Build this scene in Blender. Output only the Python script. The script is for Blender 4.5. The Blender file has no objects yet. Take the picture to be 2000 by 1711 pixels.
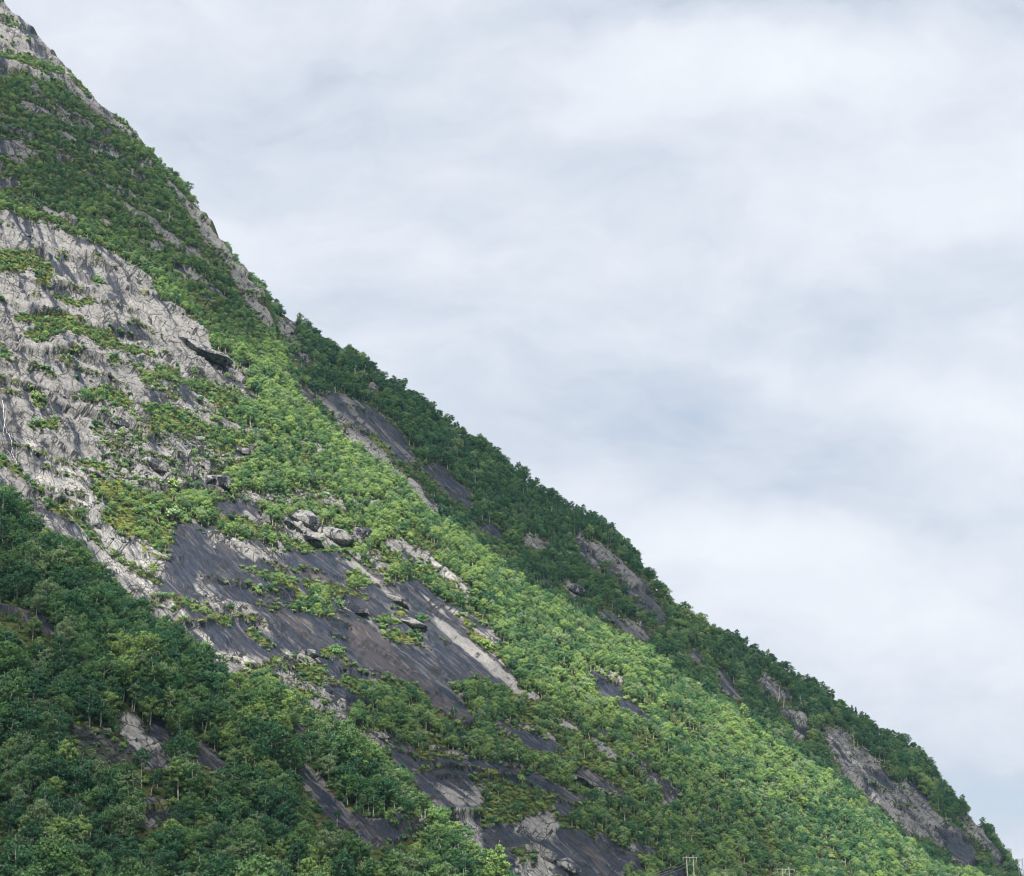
import bpy, math, random
import numpy as np
from mathutils import Vector, Matrix

random.seed(7)
rng = np.random.default_rng(11)
scene = bpy.context.scene
col = scene.collection

# ------------------------------------------------------------------ camera, sky, sun, exposure
F = 3732.0                      # focal length in pixels of the 2000 px wide photograph
PITCH = math.radians(17.0)
CAM = np.array([0.0, 0.0, 1.7])
cam_data = bpy.data.cameras.new('camera')
cam = bpy.data.objects.new('camera', cam_data)
col.objects.link(cam)
cam.location = CAM
cam.rotation_euler = (math.pi/2 + PITCH, 0, 0)
cam_data.sensor_width = 36.0
cam_data.lens = 36.0*F/2000.0
cam_data.clip_start = 0.5
cam_data.clip_end = 20000
scene.camera = cam

def at_dir(px, py):
    u = (np.asarray(px, float) - 1000.0)/F
    v = (855.5 - np.asarray(py, float))/F
    s, c = math.sin(PITCH), math.cos(PITCH)
    return np.stack([u + 0*v, c - v*s + 0*u, s + v*c + 0*u], -1)

EXPOSURE = 1.45
SUN_TO = np.array([-0.04, -0.66, 0.75]); SUN_TO /= np.linalg.norm(SUN_TO)
SUN_EL = math.asin(SUN_TO[2]); SUN_AZ = math.atan2(SUN_TO[0], SUN_TO[1])

world = bpy.data.worlds.new("World")
scene.world = world
world.use_nodes = True
wn = world.node_tree; wn.nodes.clear()

class NT:
    def __init__(self, tree): self.t = tree
    def n(self, kind, **kw):
        nd = self.t.nodes.new(kind)
        for k, v in kw.items():
            if k == 'inp':
                for a, b in v.items(): nd.inputs[a].default_value = b
            else: setattr(nd, k, v)
        return nd
    def l(self, a, b): self.t.links.new(a, b)
    def val(self, x, sock):
        if isinstance(x, (int, float)): sock.default_value = x
        elif isinstance(x, (tuple, list)): sock.default_value = tuple(x)
        else: self.l(x, sock)
    def math(self, op, a, b=0.0, c=0.0, clamp=False):
        nd = self.n('ShaderNodeMath', operation=op, use_clamp=clamp)
        self.val(a, nd.inputs[0]); self.val(b, nd.inputs[1]); self.val(c, nd.inputs[2])
        return nd.outputs[0]
    def vmath(self, op, a, b=(0, 0, 0), c=(0, 0, 0)):
        nd = self.n('ShaderNodeVectorMath', operation=op)
        self.val(a, nd.inputs[0]); self.val(b, nd.inputs[1]); self.val(c, nd.inputs[2])
        return nd.outputs['Value'] if op in ('DOT_PRODUCT', 'LENGTH') else nd.outputs['Vector']
    def mix(self, f, a, b, blend='MIX'):
        nd = self.n('ShaderNodeMix', data_type='RGBA', blend_type=blend)
        self.val(f, nd.inputs[0])
        self.val(tuple(a)+(1,) if isinstance(a, tuple) and len(a) == 3 else a, nd.inputs[6])
        self.val(tuple(b)+(1,) if isinstance(b, tuple) and len(b) == 3 else b, nd.inputs[7])
        return nd.outputs[2]
    def ramp(self, x, a, b, lo=0.0, hi=1.0, smooth=True):
        nd = self.n('ShaderNodeMapRange', interpolation_type='SMOOTHSTEP' if smooth else 'LINEAR')
        self.val(x, nd.inputs['Value']); self.val(a, nd.inputs['From Min']); self.val(b, nd.inputs['From Max'])
        self.val(lo, nd.inputs['To Min']); self.val(hi, nd.inputs['To Max'])
        return nd.outputs[0]
    def noise(self, vec, scale, detail=4.0, rough=0.55, dist=0.0, kind='FBM'):
        nd = self.n('ShaderNodeTexNoise', noise_dimensions='3D')
        self.l(vec, nd.inputs['Vector'])
        nd.inputs['Scale'].default_value = scale; nd.inputs['Detail'].default_value = detail
        nd.inputs['Roughness'].default_value = rough; nd.inputs['Distortion'].default_value = dist
        return nd.outputs['Fac']

W_ = NT(wn)
gen = W_.n('ShaderNodeTexCoord').outputs['Generated']
# cloud pattern laid out by direction in the sky
s17, c17 = math.sin(PITCH), math.cos(PITCH)
cx = W_.vmath('DOT_PRODUCT', gen, (1.0, 0.0, 0.0))
cz = W_.vmath('DOT_PRODUCT', gen, (0.0, -s17, c17))
comb = W_.n('ShaderNodeCombineXYZ'); W_.l(cx, comb.inputs[0]); W_.l(cz, comb.inputs[1])
cy = W_.vmath('DOT_PRODUCT', gen, (0.0, c17, s17)); W_.l(cy, comb.inputs[2])
base = comb.outputs[0]
wn1 = W_.n('ShaderNodeTexNoise', inp={'Scale': 7.0, 'Detail': 5.0, 'Roughness': 0.55})
W_.l(base, wn1.inputs['Vector'])
warp = W_.vmath('MULTIPLY_ADD', wn1.outputs['Color'], (0.11, 0.07, 0.0), (-0.055, -0.035, 0.0))
pv = W_.vmath('ADD', base, warp)
# soft cloud masses: x, y (photo px), half widths, rotation deg, brightness change
CLOUDS = [(1500, 150, 520, 95, 0, .22), (1450, 150, 260, 60, 0, .12), (560, 420, 260, 130, 20, .15), (1850, 370, 380, 110, 8, .17),
          (1050, 500, 260, 70, 0, .07), (1900, 15, 500, 60, -4, -.20), (1300, 10, 420, 45, 0, -.08), (640, 210, 330, 120, 8, -.20),
          (1750, 650, 330, 75, 5, -.10), (1750, 760, 330, 35, -14, .15), (1960, 800, 200, 130, -30, .15), (1500, 910, 420, 120, -6, -.19),
          (1150, 770, 200, 90, 10, -.12), (1330, 1060, 240, 80, -10, .12), (1650, 1190, 420, 130, -14, .20), (1380, 1130, 160, 70, 0, .08),
          (1900, 1480, 220, 90, -10, -.12), (1970, 1580, 140, 60, 0, -.24), (950, 60, 260, 60, 0, -.07), (180, 60, 260, 140, 0, .06),
          (820, 620, 260, 120, 20, -.06), (850, 330, 260, 90, 10, .04), (1980, 650, 60, 40, 0, .05)]
acc = 0.0
for (x, y, rx, ry, rot, amp) in CLOUDS:
    d = at_dir(x, y); d = d/np.linalg.norm(d); amp = amp*1.3
    ux, uz = d[0], -s17*d[1] + c17*d[2]
    mp = W_.n('ShaderNodeMapping', vector_type='TEXTURE')
    mp.inputs['Location'].default_value = (ux, uz, 0)
    mp.inputs['Rotation'].default_value = (0, 0, math.radians(rot))
    mp.inputs['Scale'].default_value = (1.9*rx/F, 1.9*ry/F, 1e6)
    W_.l(pv, mp.inputs['Vector'])
    ln = W_.vmath('LENGTH', mp.outputs[0])
    acc = W_.math('ADD', W_.ramp(ln, 0.0, 1.0, amp, 0.0), acc)
st = W_.vmath('MULTIPLY', pv, (1.0, 2.1, 1.0))
nA = W_.noise(st, 6.0, 7.0, 0.6); nB = W_.noise(st, 17.0, 7.0, 0.58, 0.25)
br = W_.math('ADD', acc, W_.math('MULTIPLY_ADD', nA, 0.8, -0.40 + 0.53))
br = W_.math('ADD', br, W_.math('MULTIPLY_ADD', nB, 0.62, -0.31))
rampn = W_.n('ShaderNodeValToRGB'); W_.l(br, rampn.inputs[0])
cr = rampn.color_ramp
cr.elements[0].position = 0.12; cr.elements[0].color = (0.555, 0.612, 0.712, 1)
cr.elements[1].position = 0.98; cr.elements[1].color = (0.87, 0.905, 0.955, 1)
e = cr.elements.new(0.42); e.color = (0.672, 0.718, 0.812, 1)
e = cr.elements.new(0.68); e.color = (0.79, 0.822, 0.90, 1)
bg1 = W_.n('ShaderNodeBackground'); W_.l(rampn.outputs[0], bg1.inputs[0]); bg1.inputs[1].default_value = 1.04/2**EXPOSURE
sky = W_.n('ShaderNodeTexSky', sky_type='NISHITA'); sky.sun_disc = False
sky.sun_elevation = SUN_EL; sky.sun_rotation = SUN_AZ
bg2 = W_.n('ShaderNodeBackground'); W_.l(sky.outputs[0], bg2.inputs[0]); bg2.inputs[1].default_value = 0.06
cover = W_.ramp(br, 0.02, 0.4, 0.80, 1.0)
mixb = W_.n('ShaderNodeMixShader'); W_.l(cover, mixb.inputs[0]); W_.l(bg2.outputs[0], mixb.inputs[1]); W_.l(bg1.outputs[0], mixb.inputs[2])
wo = W_.n('ShaderNodeOutputWorld'); W_.l(mixb.outputs[0], wo.inputs[0])

sd = bpy.data.lights.new('sun', 'SUN'); sun = bpy.data.objects.new('sun', sd); col.objects.link(sun)
sd.energy = 5.0; sd.angle = math.radians(1.2); sd.color = (1.0, 0.94, 0.82)
sun.rotation_euler = Vector(SUN_TO).to_track_quat('Z', 'Y').to_euler()
sun.location = (0, 0, 2500)

scene.view_settings.view_transform = 'Standard'
scene.view_settings.look = 'None'
scene.view_settings.exposure = EXPOSURE
scene.view_settings.gamma = 1.0
scene.view_settings.use_curve_mapping = False
scene.render.engine = 'CYCLES'
cy_ = scene.cycles
cy_.max_bounces = 5; cy_.diffuse_bounces = 2; cy_.glossy_bounces = 1; cy_.transmission_bounces = 3
cy_.transparent_max_bounces = 6; cy_.volume_bounces = 0
cy_.filter_width = 1.1; cy_.use_denoising = True; cy_.denoiser = 'OPENIMAGEDENOISE'; cy_.denoising_input_passes = 'RGB_ALBEDO_NORMAL'; cy_.denoising_prefilter = 'ACCURATE'
HAZE_DENSITY = 0.000032

# ------------------------------------------------------------------ noise (numpy)
_T = np.random.default_rng(5).random((4096,)).astype(np.float32)
_PM = np.random.default_rng(6).permutation(4096).astype(np.int64)
def _h(i, j, s): return _T[(_PM[(i + s*131) & 4095] + j*57 + (j >> 6)*911) & 4095] if False else _T[_PM[(_PM[(i + s*131) & 4095] + j) & 4095]]
def vn(x, y, s=0):
    xi = np.floor(x).astype(np.int64); yi = np.floor(y).astype(np.int64)
    fx = (x - xi).astype(np.float32); fy = (y - yi).astype(np.float32)
    fx = fx*fx*(3-2*fx); fy = fy*fy*(3-2*fy)
    a = _h(xi, yi, s); b = _h(xi+1, yi, s); c = _h(xi, yi+1, s); d = _h(xi+1, yi+1, s)
    return (a + (b-a)*fx)*(1-fy) + (c + (d-c)*fx)*fy
def fbm(x, y, s=0, o=4, g=0.5):
    t = 0.0; a = 1.0; n = 0.0
    for k in range(o):
        t = t + a*vn(x, y, s+k); n += a; a *= g
        x, y = 2.03*(0.8*x - 0.6*y) + 3.1, 2.03*(0.6*x + 0.8*y) + 1.7
    return t/n
def worley(x, y, s=0):
    xi = np.floor(x).astype(np.int64); yi = np.floor(y).astype(np.int64)
    f1 = np.full(x.shape, 9.0, np.float32); f2 = f1.copy(); ident = np.zeros(x.shape, np.float32)
    for a in (-1, 0, 1):
        for b in (-1, 0, 1):
            cx_, cy2 = xi+a, yi+b
            d = np.hypot(cx_ + _h(cx_, cy2, s) - x, cy2 + _h(cx_, cy2, s+7) - y).astype(np.float32)
            new = d < f1
            f2 = np.where(new, f1, np.minimum(f2, d)); ident = np.where(new, _h(cx_, cy2, s+13), ident)
            f1 = np.where(new, d, f1)
    return f1, f2, ident
def facets(x, y, s=0):
    xi = np.floor(x).astype(np.int64); yi = np.floor(y).astype(np.int64)
    f1 = np.full(x.shape, 9.0, np.float32); f2 = f1.copy(); z = np.zeros(x.shape, np.float32)
    for a in (-1, 0, 1):
        for b in (-1, 0, 1):
            i, j = xi+a, yi+b
            dx = x - (i + _h(i, j, s)); dy = y - (j + _h(i, j, s+7)); d = np.hypot(dx, dy).astype(np.float32)
            new = d < f1
            f2 = np.where(new, f1, np.minimum(f2, d))
            z = np.where(new, (_h(i, j, s+13)-.5) + dx*(_h(i, j, s+17)-.5)*1.5 + dy*(_h(i, j, s+19)-.35)*1.5, z)
            f1 = np.where(new, d, f1)
    return f2 - f1, z
def sst(a, b, x):
    t = np.clip((x-a)/(b-a), 0, 1); return t*t*(3-2*t)

# ------------------------------------------------------------------ what grows where (traced on each slope)
CR = {'c1': (0, 0, .3), 'c2': (0, 450, .3), 'c3': (0, 850, .3), 'c4': (0, 1250, .3), 'c5': (500, 550, .3), 'c6': (400, 950, .3),
      'c7': (550, 1250, .3), 'c8': (1000, 950, .3), 'r1': (1100, 1250, .3), 'r2': (1500, 1250, .2694), 'px': (0, 0, 1.0)}
CH = ['T', 'B', 'G', 'R', 'D', 'W', 'N', 'S']
CLS = {  # trees, bushes, grass, rock, dark/wet, pale, brown, roughness
 'forest': (1, .3, .25, 0, .3, 0, 0, .4), 'light': (.62, .45, .55, .0, .3, .1, .1, .6), 'sparse': (.22, .5, .7, .25, .25, .3, .1, 1.0),
 'crag': (.03, .10, .25, .92, .42, .36, .25, 1.5), 'wet': (0, .01, 0, 1, .64, .16, 0, .3), 'streaky': (0, .01, 0, 1, .62, .05, 0, .8), 'rock': (0, .015, .0, 1, .29, .14, 0, 1.1), 'dark': (0, .008, 0, 1, .86, .0, .1, .45), 'mix': (0, .02, 0, 1, .50, .42, .1, .8),
 'white': (0, .02, .05, .98, .44, .60, 0, .8), 'brown': (0, .004, 0, 1, .66, .0, .75, .35), 'slab': (0, .01, 0, 1, .2, .22, .35, .3),
 'bush': (.12, 1, .7, .0, .2, 0, .0, .6), 'grass': (.02, .2, 1, .08, .2, .2, .1, .5), 'rubble': (.12, .30, .6, .70, .25, .40, .1, 1.5),
 'grove': (.9, .7, .5, 0, .2, 0, 0, .5), 'moss': (.05, .3, .6, .55, .8, .15, .4, 1.2)}
OPS = {'B': [], 'A': [], 'C': []}
def P(lay, crop, cls, *pts): OPS[lay].append((crop, cls, pts))
B = lambda crop, cls, *pts: P('B', crop, cls, *pts)
# upper part of the main face
B('px', 'light', (-60, 130), (120, 170), (230, 270), (300, 330), (350, 420), (400, 500), (470, 620), (430, 640), (340, 540), (260, 480), (140, 430), (-60, 400))
B('px', 'light', (1040, 1390), (1180, 1440), (1330, 1560), (1300, 1600), (1150, 1540), (1050, 1460)); B('px', 'light', (1100, 1240), (1200, 1300), (1300, 1400), (1260, 1420), (1150, 1330))
B('c1', 'rock', (0, -60), (0, 0), (60, 20), (180, 150), (300, 270), (400, 380), (520, 500), (570, 550), (700, 690), (740, 760), (640, 690), (560, 680), (470, 620), (420, 560), (330, 480), (250, 400), (180, 370), (-200, 330), (-200, -60))
B('c1', 'bush', (-100, 105), (60, 130), (150, 170), (180, 190), (120, 170), (50, 145), (-100, 135))
B('c1', 'bush', (-100, 335), (80, 345), (200, 365), (330, 400), (420, 440), (520, 540), (590, 640), (520, 620), (450, 520), (380, 470), (280, 430), (160, 410), (60, 390), (-100, 365))
B('c1', 'rock', (-100, 370), (80, 380), (200, 420), (300, 470), (340, 490), (330, 540), (250, 500), (120, 480), (60, 500), (-100, 470))
B('c1', 'rock', (180, 540), (240, 550), (290, 600), (270, 625), (220, 590), (180, 570))
B('c1', 'rock', (370, 480), (470, 560), (560, 640), (660, 720), (720, 760), (680, 750), (600, 700), (520, 640), (450, 590))
B('c1', 'dark', (640, 850), (690, 820), (740, 850), (700, 880), (650, 880))
B('c1', 'bush', (730, 690), (800, 730), (880, 830), (930, 890), (900, 900), (820, 840), (740, 770))
B('c1', 'rock', (-60, 890), (60, 900), (150, 930), (220, 970), (300, 1030), (220, 1015), (140, 1045), (60, 1015), (-60, 1000))
B('c1', 'rock', (340, 1000), (390, 970), (450, 1010), (510, 1090), (440, 1065), (360, 1055))
B('c1', 'rock', (-60, 1170), (90, 1165), (160, 1200), (100, 1240), (-60, 1240))
B('c1', 'rock', (1030, 1120), (1150, 1220), (1250, 1330), (1350, 1390), (1460, 1540), (1510, 1667), (1400, 1667), (1330, 1560), (1270, 1430), (1170, 1310), (1090, 1200))
B('c1', 'rock', (950, 1010), (1010, 1080), (985, 1105), (945, 1060))
B('c1', 'dark', (840, 1130), (900, 1100), (910, 1170), (860, 1180))
B('c1', 'rock', (-60, 1360), (80, 1370), (200, 1430), (300, 1440), (400, 1500), (460, 1540), (560, 1560), (680, 1610), (780, 1700), (-60, 1700))
B('c1', 'bush', (180, 1370), (300, 1390), (420, 1430), (500, 1500), (480, 1550), (400, 1490), (300, 1430), (200, 1410))
B('px', 'light', (230, 790), (420, 770), (540, 800), (640, 890), (760, 990), (700, 1010), (500, 960), (330, 930), (230, 860))
for q in (((570, 950), (630, 960), (640, 1030), (590, 1020)), ((810, 950), (850, 960), (850, 1010), (820, 1010)), ((650, 1410), (730, 1440), (720, 1480), (660, 1460)), ((420, 1400), (500, 1420), (500, 1480), (430, 1460)), ((440, 750), (500, 780), (480, 820)), ((590, 1100), (640, 1110), (640, 1140)), ((900, 760), (1000, 880), (960, 900), (880, 800))):
    B('c1', 'rock', *q)
B('c1', 'rock', (400, 380), (560, 510), (780, 720), (970, 900), (1010, 980), (930, 940), (860, 880), (700, 800), (560, 690), (420, 570))
B('c1', 'bush', (730, 690), (820, 750), (900, 840), (870, 850), (780, 790)); B('c1', 'bush', (420, 420), (540, 530), (600, 620), (560, 610), (470, 520))
# light rock wall
B('c2', 'rock', (-60, -30), (380, 0), (470, 60), (640, 90), (760, 160), (880, 230), (960, 320), (1020, 400), (1020, 440), (1100, 470), (1230, 540), (1320, 640), (1390, 760), (1480, 830), (1560, 900), (1610, 860), (1600, 1000), (1720, 1110), (1600, 1060), (1440, 1000), (1300, 950), (1150, 960), (1200, 1040), (1300, 1080), (1430, 1190), (1250, 1170), (1000, 1120), (860, 1140), (760, 1060), (560, 1090), (450, 1080), (420, 1100), (640, 1150), (640, 1230), (560, 1280), (600, 1340), (680, 1440), (560, 1480), (400, 1500), (300, 1560), (200, 1600), (60, 1500), (-60, 1430))
B('c2', 'rock', (1310, -20), (1450, 60), (1515, 180), (1610, 290), (1720, 400), (1790, 560), (1780, 640), (1680, 590), (1580, 420), (1500, 320), (1420, 150), (1340, 60))
B('c2', 'rock', (1300, 390), (1360, 450), (1430, 540), (1370, 520), (1310, 440))
B('c2', 'rubble', (640, 1110), (860, 1150), (1000, 1240), (1300, 1380), (1500, 1430), (1660, 1430), (1500, 1530), (1400, 1600), (1500, 1700), (300, 1700), (200, 1600), (400, 1500), (680, 1440), (600, 1340), (560, 1280))
B('c2', 'sparse', (1000, 1150), (1300, 1200), (1560, 1330), (1660, 1430), (1500, 1450), (1300, 1380), (1000, 1260))
B('c2', 'sparse', (900, 930), (1150, 960), (1200, 1040), (1300, 1080), (1160, 1100), (1000, 1040))
B('c2', 'rock', (700, 1240), (800, 1240), (850, 1290), (790, 1300), (710, 1300))
B('c2', 'rock', (460, 1400), (600, 1380), (680, 1440), (660, 1480), (480, 1480))
B('c2', 'mix', (900, 1400), (1050, 1390), (1200, 1400), (1250, 1440), (1000, 1490), (900, 1470))
B('c2', 'dark', (1240, 1340), (1340, 1350), (1350, 1380), (1250, 1370))
B('c2', 'dark', (1510, 1410), (1650, 1420), (1600, 1460), (1530, 1450))
B('c2', 'bush', (-60, 140), (120, 130), (250, 190), (340, 250), (330, 370), (240, 330), (220, 260), (100, 260), (-60, 270))
B('c2', 'bush', (330, 380), (430, 440), (600, 460), (640, 500), (500, 490), (350, 440))
B('c2', 'bush', (580, 300), (660, 310), (680, 360), (620, 365))
B('c2', 'bush', (60, 540), (200, 560), (450, 560), (560, 640), (720, 640), (800, 740), (960, 790), (1010, 850), (900, 815), (760, 790), (620, 750), (560, 680), (400, 670), (260, 720), (140, 700), (240, 620), (100, 590))
B('c2', 'bush', (-60, 770), (70, 790), (80, 830), (-60, 850))
B('c2', 'bush', (680, 820), (780, 810), (780, 880), (700, 870))
B('c2', 'grass', (800, 855), (1000, 920), (1040, 970), (880, 905), (800, 875))
B('c2', 'bush', (450, 1075), (560, 1040), (760, 1020), (820, 1090), (840, 1150), (700, 1110), (580, 1090))
B('c2', 'grove', (1000, 900), (1140, 880), (1170, 960), (1040, 975))
B('c2', 'bush', (200, 1080), (290, 1110), (290, 1170), (210, 1150))
B('c2', 'bush', (190, 1240), (370, 1230), (400, 1290), (220, 1290))
for pts in (((680, 380), (800, 400), (830, 500), (700, 470)), ((450, 50), (560, 60), (640, 120), (480, 90)), ((700, 600), (960, 700), (1000, 770), (900, 725), (720, 650)),
            ((790, 805), (1020, 880), (1020, 905), (830, 850)), ((1330, 950), (1480, 900), (1560, 990), (1400, 1000)), ((-60, 1260), (120, 1300), (130, 1400), (-60, 1420)),
            ((700, 1000), (760, 960), (800, 1060), (760, 1060)), ((1000, 960), (1180, 1010), (1300, 1080), (1290, 1130), (1150, 1060), (1020, 1000))):
    B('c2', 'streaky', *pts)
B('c2', 'white', (-60, 1050), (120, 1130), (330, 1240), (100, 1170), (-60, 1130))
B('c2', 'white', (130, 1320), (240, 1340), (250, 1430), (200, 1490), (140, 1450))
B('c2', 'mix', (-60, 1420), (100, 1400), (300, 1560), (200, 1600), (60, 1520))
B('c2', 'streaky', (-60, 1040), (50, 1040), (120, 1180), (150, 1330), (130, 1420), (60, 1440), (-60, 1430))
# streambed and the slabs beside it
B('c3', 'white', (180, 280), (330, 230), (440, 180), (560, 220), (600, 300), (560, 330), (640, 440), (680, 560), (760, 600), (900, 680), (1100, 790), (1250, 800), (1330, 900), (1200, 930), (1000, 930), (900, 860), (700, 740), (600, 600), (420, 450), (300, 360))
B('c3', 'mix', (-100, 150), (140, 270), (250, 440), (420, 500), (560, 620), (660, 750), (850, 880), (1100, 1030), (1250, 1170), (1450, 1250), (1650, 1380), (1800, 1420), (1760, 1500), (1450, 1560), (1350, 1450), (1100, 1260), (930, 1140), (850, 1060), (700, 960), (540, 860), (330, 700), (210, 600), (130, 500), (60, 400), (-100, 330))
B('c3', 'white', (640, 760), (850, 890), (1100, 1060), (1290, 1240), (1200, 1230), (1000, 1110), (820, 970), (660, 820))
B('c3', 'white', (1290, 1280), (1420, 1330), (1640, 1440), (1640, 1500), (1450, 1530), (1380, 1420))
B('c3', 'grass', (250, 400), (380, 430), (490, 540), (440, 535), (330, 480))
B('c3', 'grass', (640, 290), (800, 290), (860, 400), (1000, 430), (1180, 520), (1190, 600), (1120, 640), (1110, 720), (960, 690), (800, 650), (680, 570), (680, 450), (640, 350))
B('c3', 'bush', (880, 480), (1000, 440), (1160, 480), (1270, 520), (1250, 580), (1090, 600), (1070, 690), (960, 670), (880, 570))
B('c3', 'bush', (480, 150), (600, 150), (700, 190), (690, 230), (560, 200))
B('c3', 'rock', (860, 200), (960, 200), (1080, 250), (1060, 290), (900, 260))
B('c3', 'rock', (1190, 200), (1240, 180), (1290, 300), (1240, 320), (1180, 250))
B('c3', 'rock', (1310, 260), (1400, 240), (1460, 270), (1490, 340), (1440, 390), (1380, 370), (1320, 300))
B('c3', 'rock', (1500, 340), (1640, 370), (1760, 400), (1960, 400), (1900, 440), (1640, 430))
B('c3', 'dark', (1400, 430), (1560, 410), (1600, 480), (1740, 580), (1600, 610), (1500, 560), (1430, 520))
B('c3', 'slab', (1570, 410), (1700, 520), (1760, 590), (1720, 620), (1620, 600), (1600, 500))
B('c3', 'dark', (1100, 620), (1200, 600), (1330, 640), (1340, 760), (1260, 800), (1130, 740))
# the big streaked slabs
B('c6', 'dark', (-200, 220), (60, 260), (180, 330), (330, 330), (500, 400), (700, 410), (880, 440), (1000, 480), (1150, 580), (1260, 620), (1400, 600), (1500, 700), (1650, 800), (1750, 830), (1850, 920), (1980, 1040), (1850, 1040), (1900, 1100), (2000, 1230), (2010, 1310), (1850, 1260), (1700, 1260), (1600, 1330), (1700, 1420), (1745, 1570), (1640, 1550), (1500, 1420), (1400, 1320), (1250, 1380), (1000, 1260), (860, 1200), (720, 1130), (640, 1080), (520, 1080), (480, 1090), (400, 1150), (100, 1040), (-300, 700), (-240, 480))
B('c6', 'mix', (0, 260), (180, 330), (330, 340), (500, 400), (600, 560), (440, 520), (260, 470), (100, 400), (0, 380))
B('c6', 'rock', (180, 350), (240, 340), (340, 410), (260, 410))
B('c6', 'rock', (120, 780), (260, 760), (360, 860), (430, 960), (300, 900), (160, 880))
B('c6', 'mix', (-60, 560), (0, 560), (60, 700), (200, 760), (100, 850), (-60, 780))
B('c6', 'brown', (600, 540), (760, 560), (900, 640), (720, 640), (640, 600))
B('c6', 'brown', (930, 860), (1080, 880), (1250, 1050), (1350, 1200), (1500, 1290), (1420, 1340), (1250, 1370), (1100, 1280), (950, 1060))
B('c6', 'brown', (540, 820), (700, 870), (720, 960), (600, 900))
B('c6', 'brown', (1480, 1300), (1600, 1400), (1700, 1500), (1740, 1570), (1640, 1560), (1480, 1420))
B('c6', 'slab', (760, 440), (960, 470), (1080, 560), (1200, 690), (1350, 830), (1260, 800), (1080, 640), (900, 520))
B('c6', 'slab', (1450, 760), (1650, 830), (1800, 960), (1900, 1080), (2050, 1230), (2050, 1300), (1900, 1230), (1700, 1060), (1500, 900))
B('c6', 'slab', (1350, 640), (1480, 720), (1700, 860), (1850, 1000), (1700, 960), (1500, 830))
B('c6', 'rock', (820, 690), (900, 740), (1060, 830), (1100, 880), (960, 840), (860, 800))
B('c6', 'rock', (440, 250), (560, 205), (640, 195), (740, 245), (850, 270), (940, 320), (970, 400), (880, 400), (760, 380), (600, 340), (460, 300))
B('c6', 'rock', (960, 270), (1040, 265), (1085, 330), (1000, 375), (940, 320))
B('c6', 'grove', (360, 170), (500, 110), (700, 90), (840, 160), (850, 230), (740, 225), (640, 185), (440, 240))
B('c6', 'rubble', (380, 20), (700, 20), (860, 130), (840, 160), (700, 90), (500, 100), (400, 90))
B('c6', 'white', (700, -20), (760, 0), (860, 60), (950, 160), (900, 160), (800, 80))
B('c6', 'bush', (430, 310), (560, 350), (700, 385), (840, 400), (800, 425), (650, 415), (500, 400))
B('c6', 'bush', (90, 200), (230, 190), (420, 300), (300, 320), (160, 290))
B('c6', 'bush', (170, 510), (330, 540), (450, 560), (600, 590), (600, 625), (440, 620), (320, 575))
B('c6', 'grass', (620, 590), (850, 640), (980, 685), (1100, 740), (980, 725), (850, 695), (680, 690))
B('c6', 'grove', (560, 790), (650, 720), (780, 680), (820, 760), (860, 860), (760, 850), (640, 810))
B('c6', 'grove', (910, 560), (1060, 580), (1060, 670), (940, 670))
B('c6', 'grass', (420, 590), (600, 640), (640, 720), (560, 790), (600, 700), (430, 640))
B('c6', 'grove', (1090, 850), (1240, 840), (1260, 885), (1150, 920))
B('c6', 'grass', (1130, 950), (1250, 930), (1420, 1010), (1520, 1060), (1400, 1030), (1200, 980))
B('c6', 'bush', (1340, 930), (1420, 920), (1430, 990), (1350, 980))
B('c6', 'bush', (1370, 840), (1460, 850), (1450, 895), (1370, 880))
B('c6', 'bush', (-300, 680), (-150, 720), (0, 790), (150, 880), (180, 920), (60, 880), (-100, 830), (-240, 730))
B('c6', 'bush', (230, 920), (330, 950), (430, 1020), (400, 1050), (320, 1000))
B('c6', 'bush', (740, 1050), (900, 1070), (930, 1120), (760, 1100))
B('c6', 'bush', (400, 1130), (600, 1080), (620, 1140), (520, 1170), (420, 1170))
B('c6', 'grass', (300, 730), (440, 745), (600, 770), (600, 785), (420, 765), (300, 750))
B('c6', 'bush', (1090, 490), (1250, 530), (1240, 595), (1130, 570))
B('c6', 'rubble', (1060, 420), (1150, 420), (1250, 520), (1120, 490), (1020, 450))
B('c6', 'slab', (1150, 330), (1280, 330), (1400, 410), (1460, 500), (1350, 450), (1290, 460), (1200, 390))
B('c6', 'white', (1390, 390), (1480, 440), (1600, 560), (1750, 690), (1690, 690), (1560, 600), (1430, 480))
B('c6', 'bush', (1290, 460), (1460, 500), (1560, 600), (1700, 700), (1700, 800), (1560, 700), (1400, 600), (1300, 540))
B('c6', 'rock', (1600, 800), (1700, 840), (1780, 950), (1700, 920))
B('c6', 'mix', (1850, 930), (1960, 1040), (1900, 1040), (1800, 960))
B('c6', 'grass', (1700, 930), (1850, 1010), (1960, 1110), (1850, 1060), (1720, 990))
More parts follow.
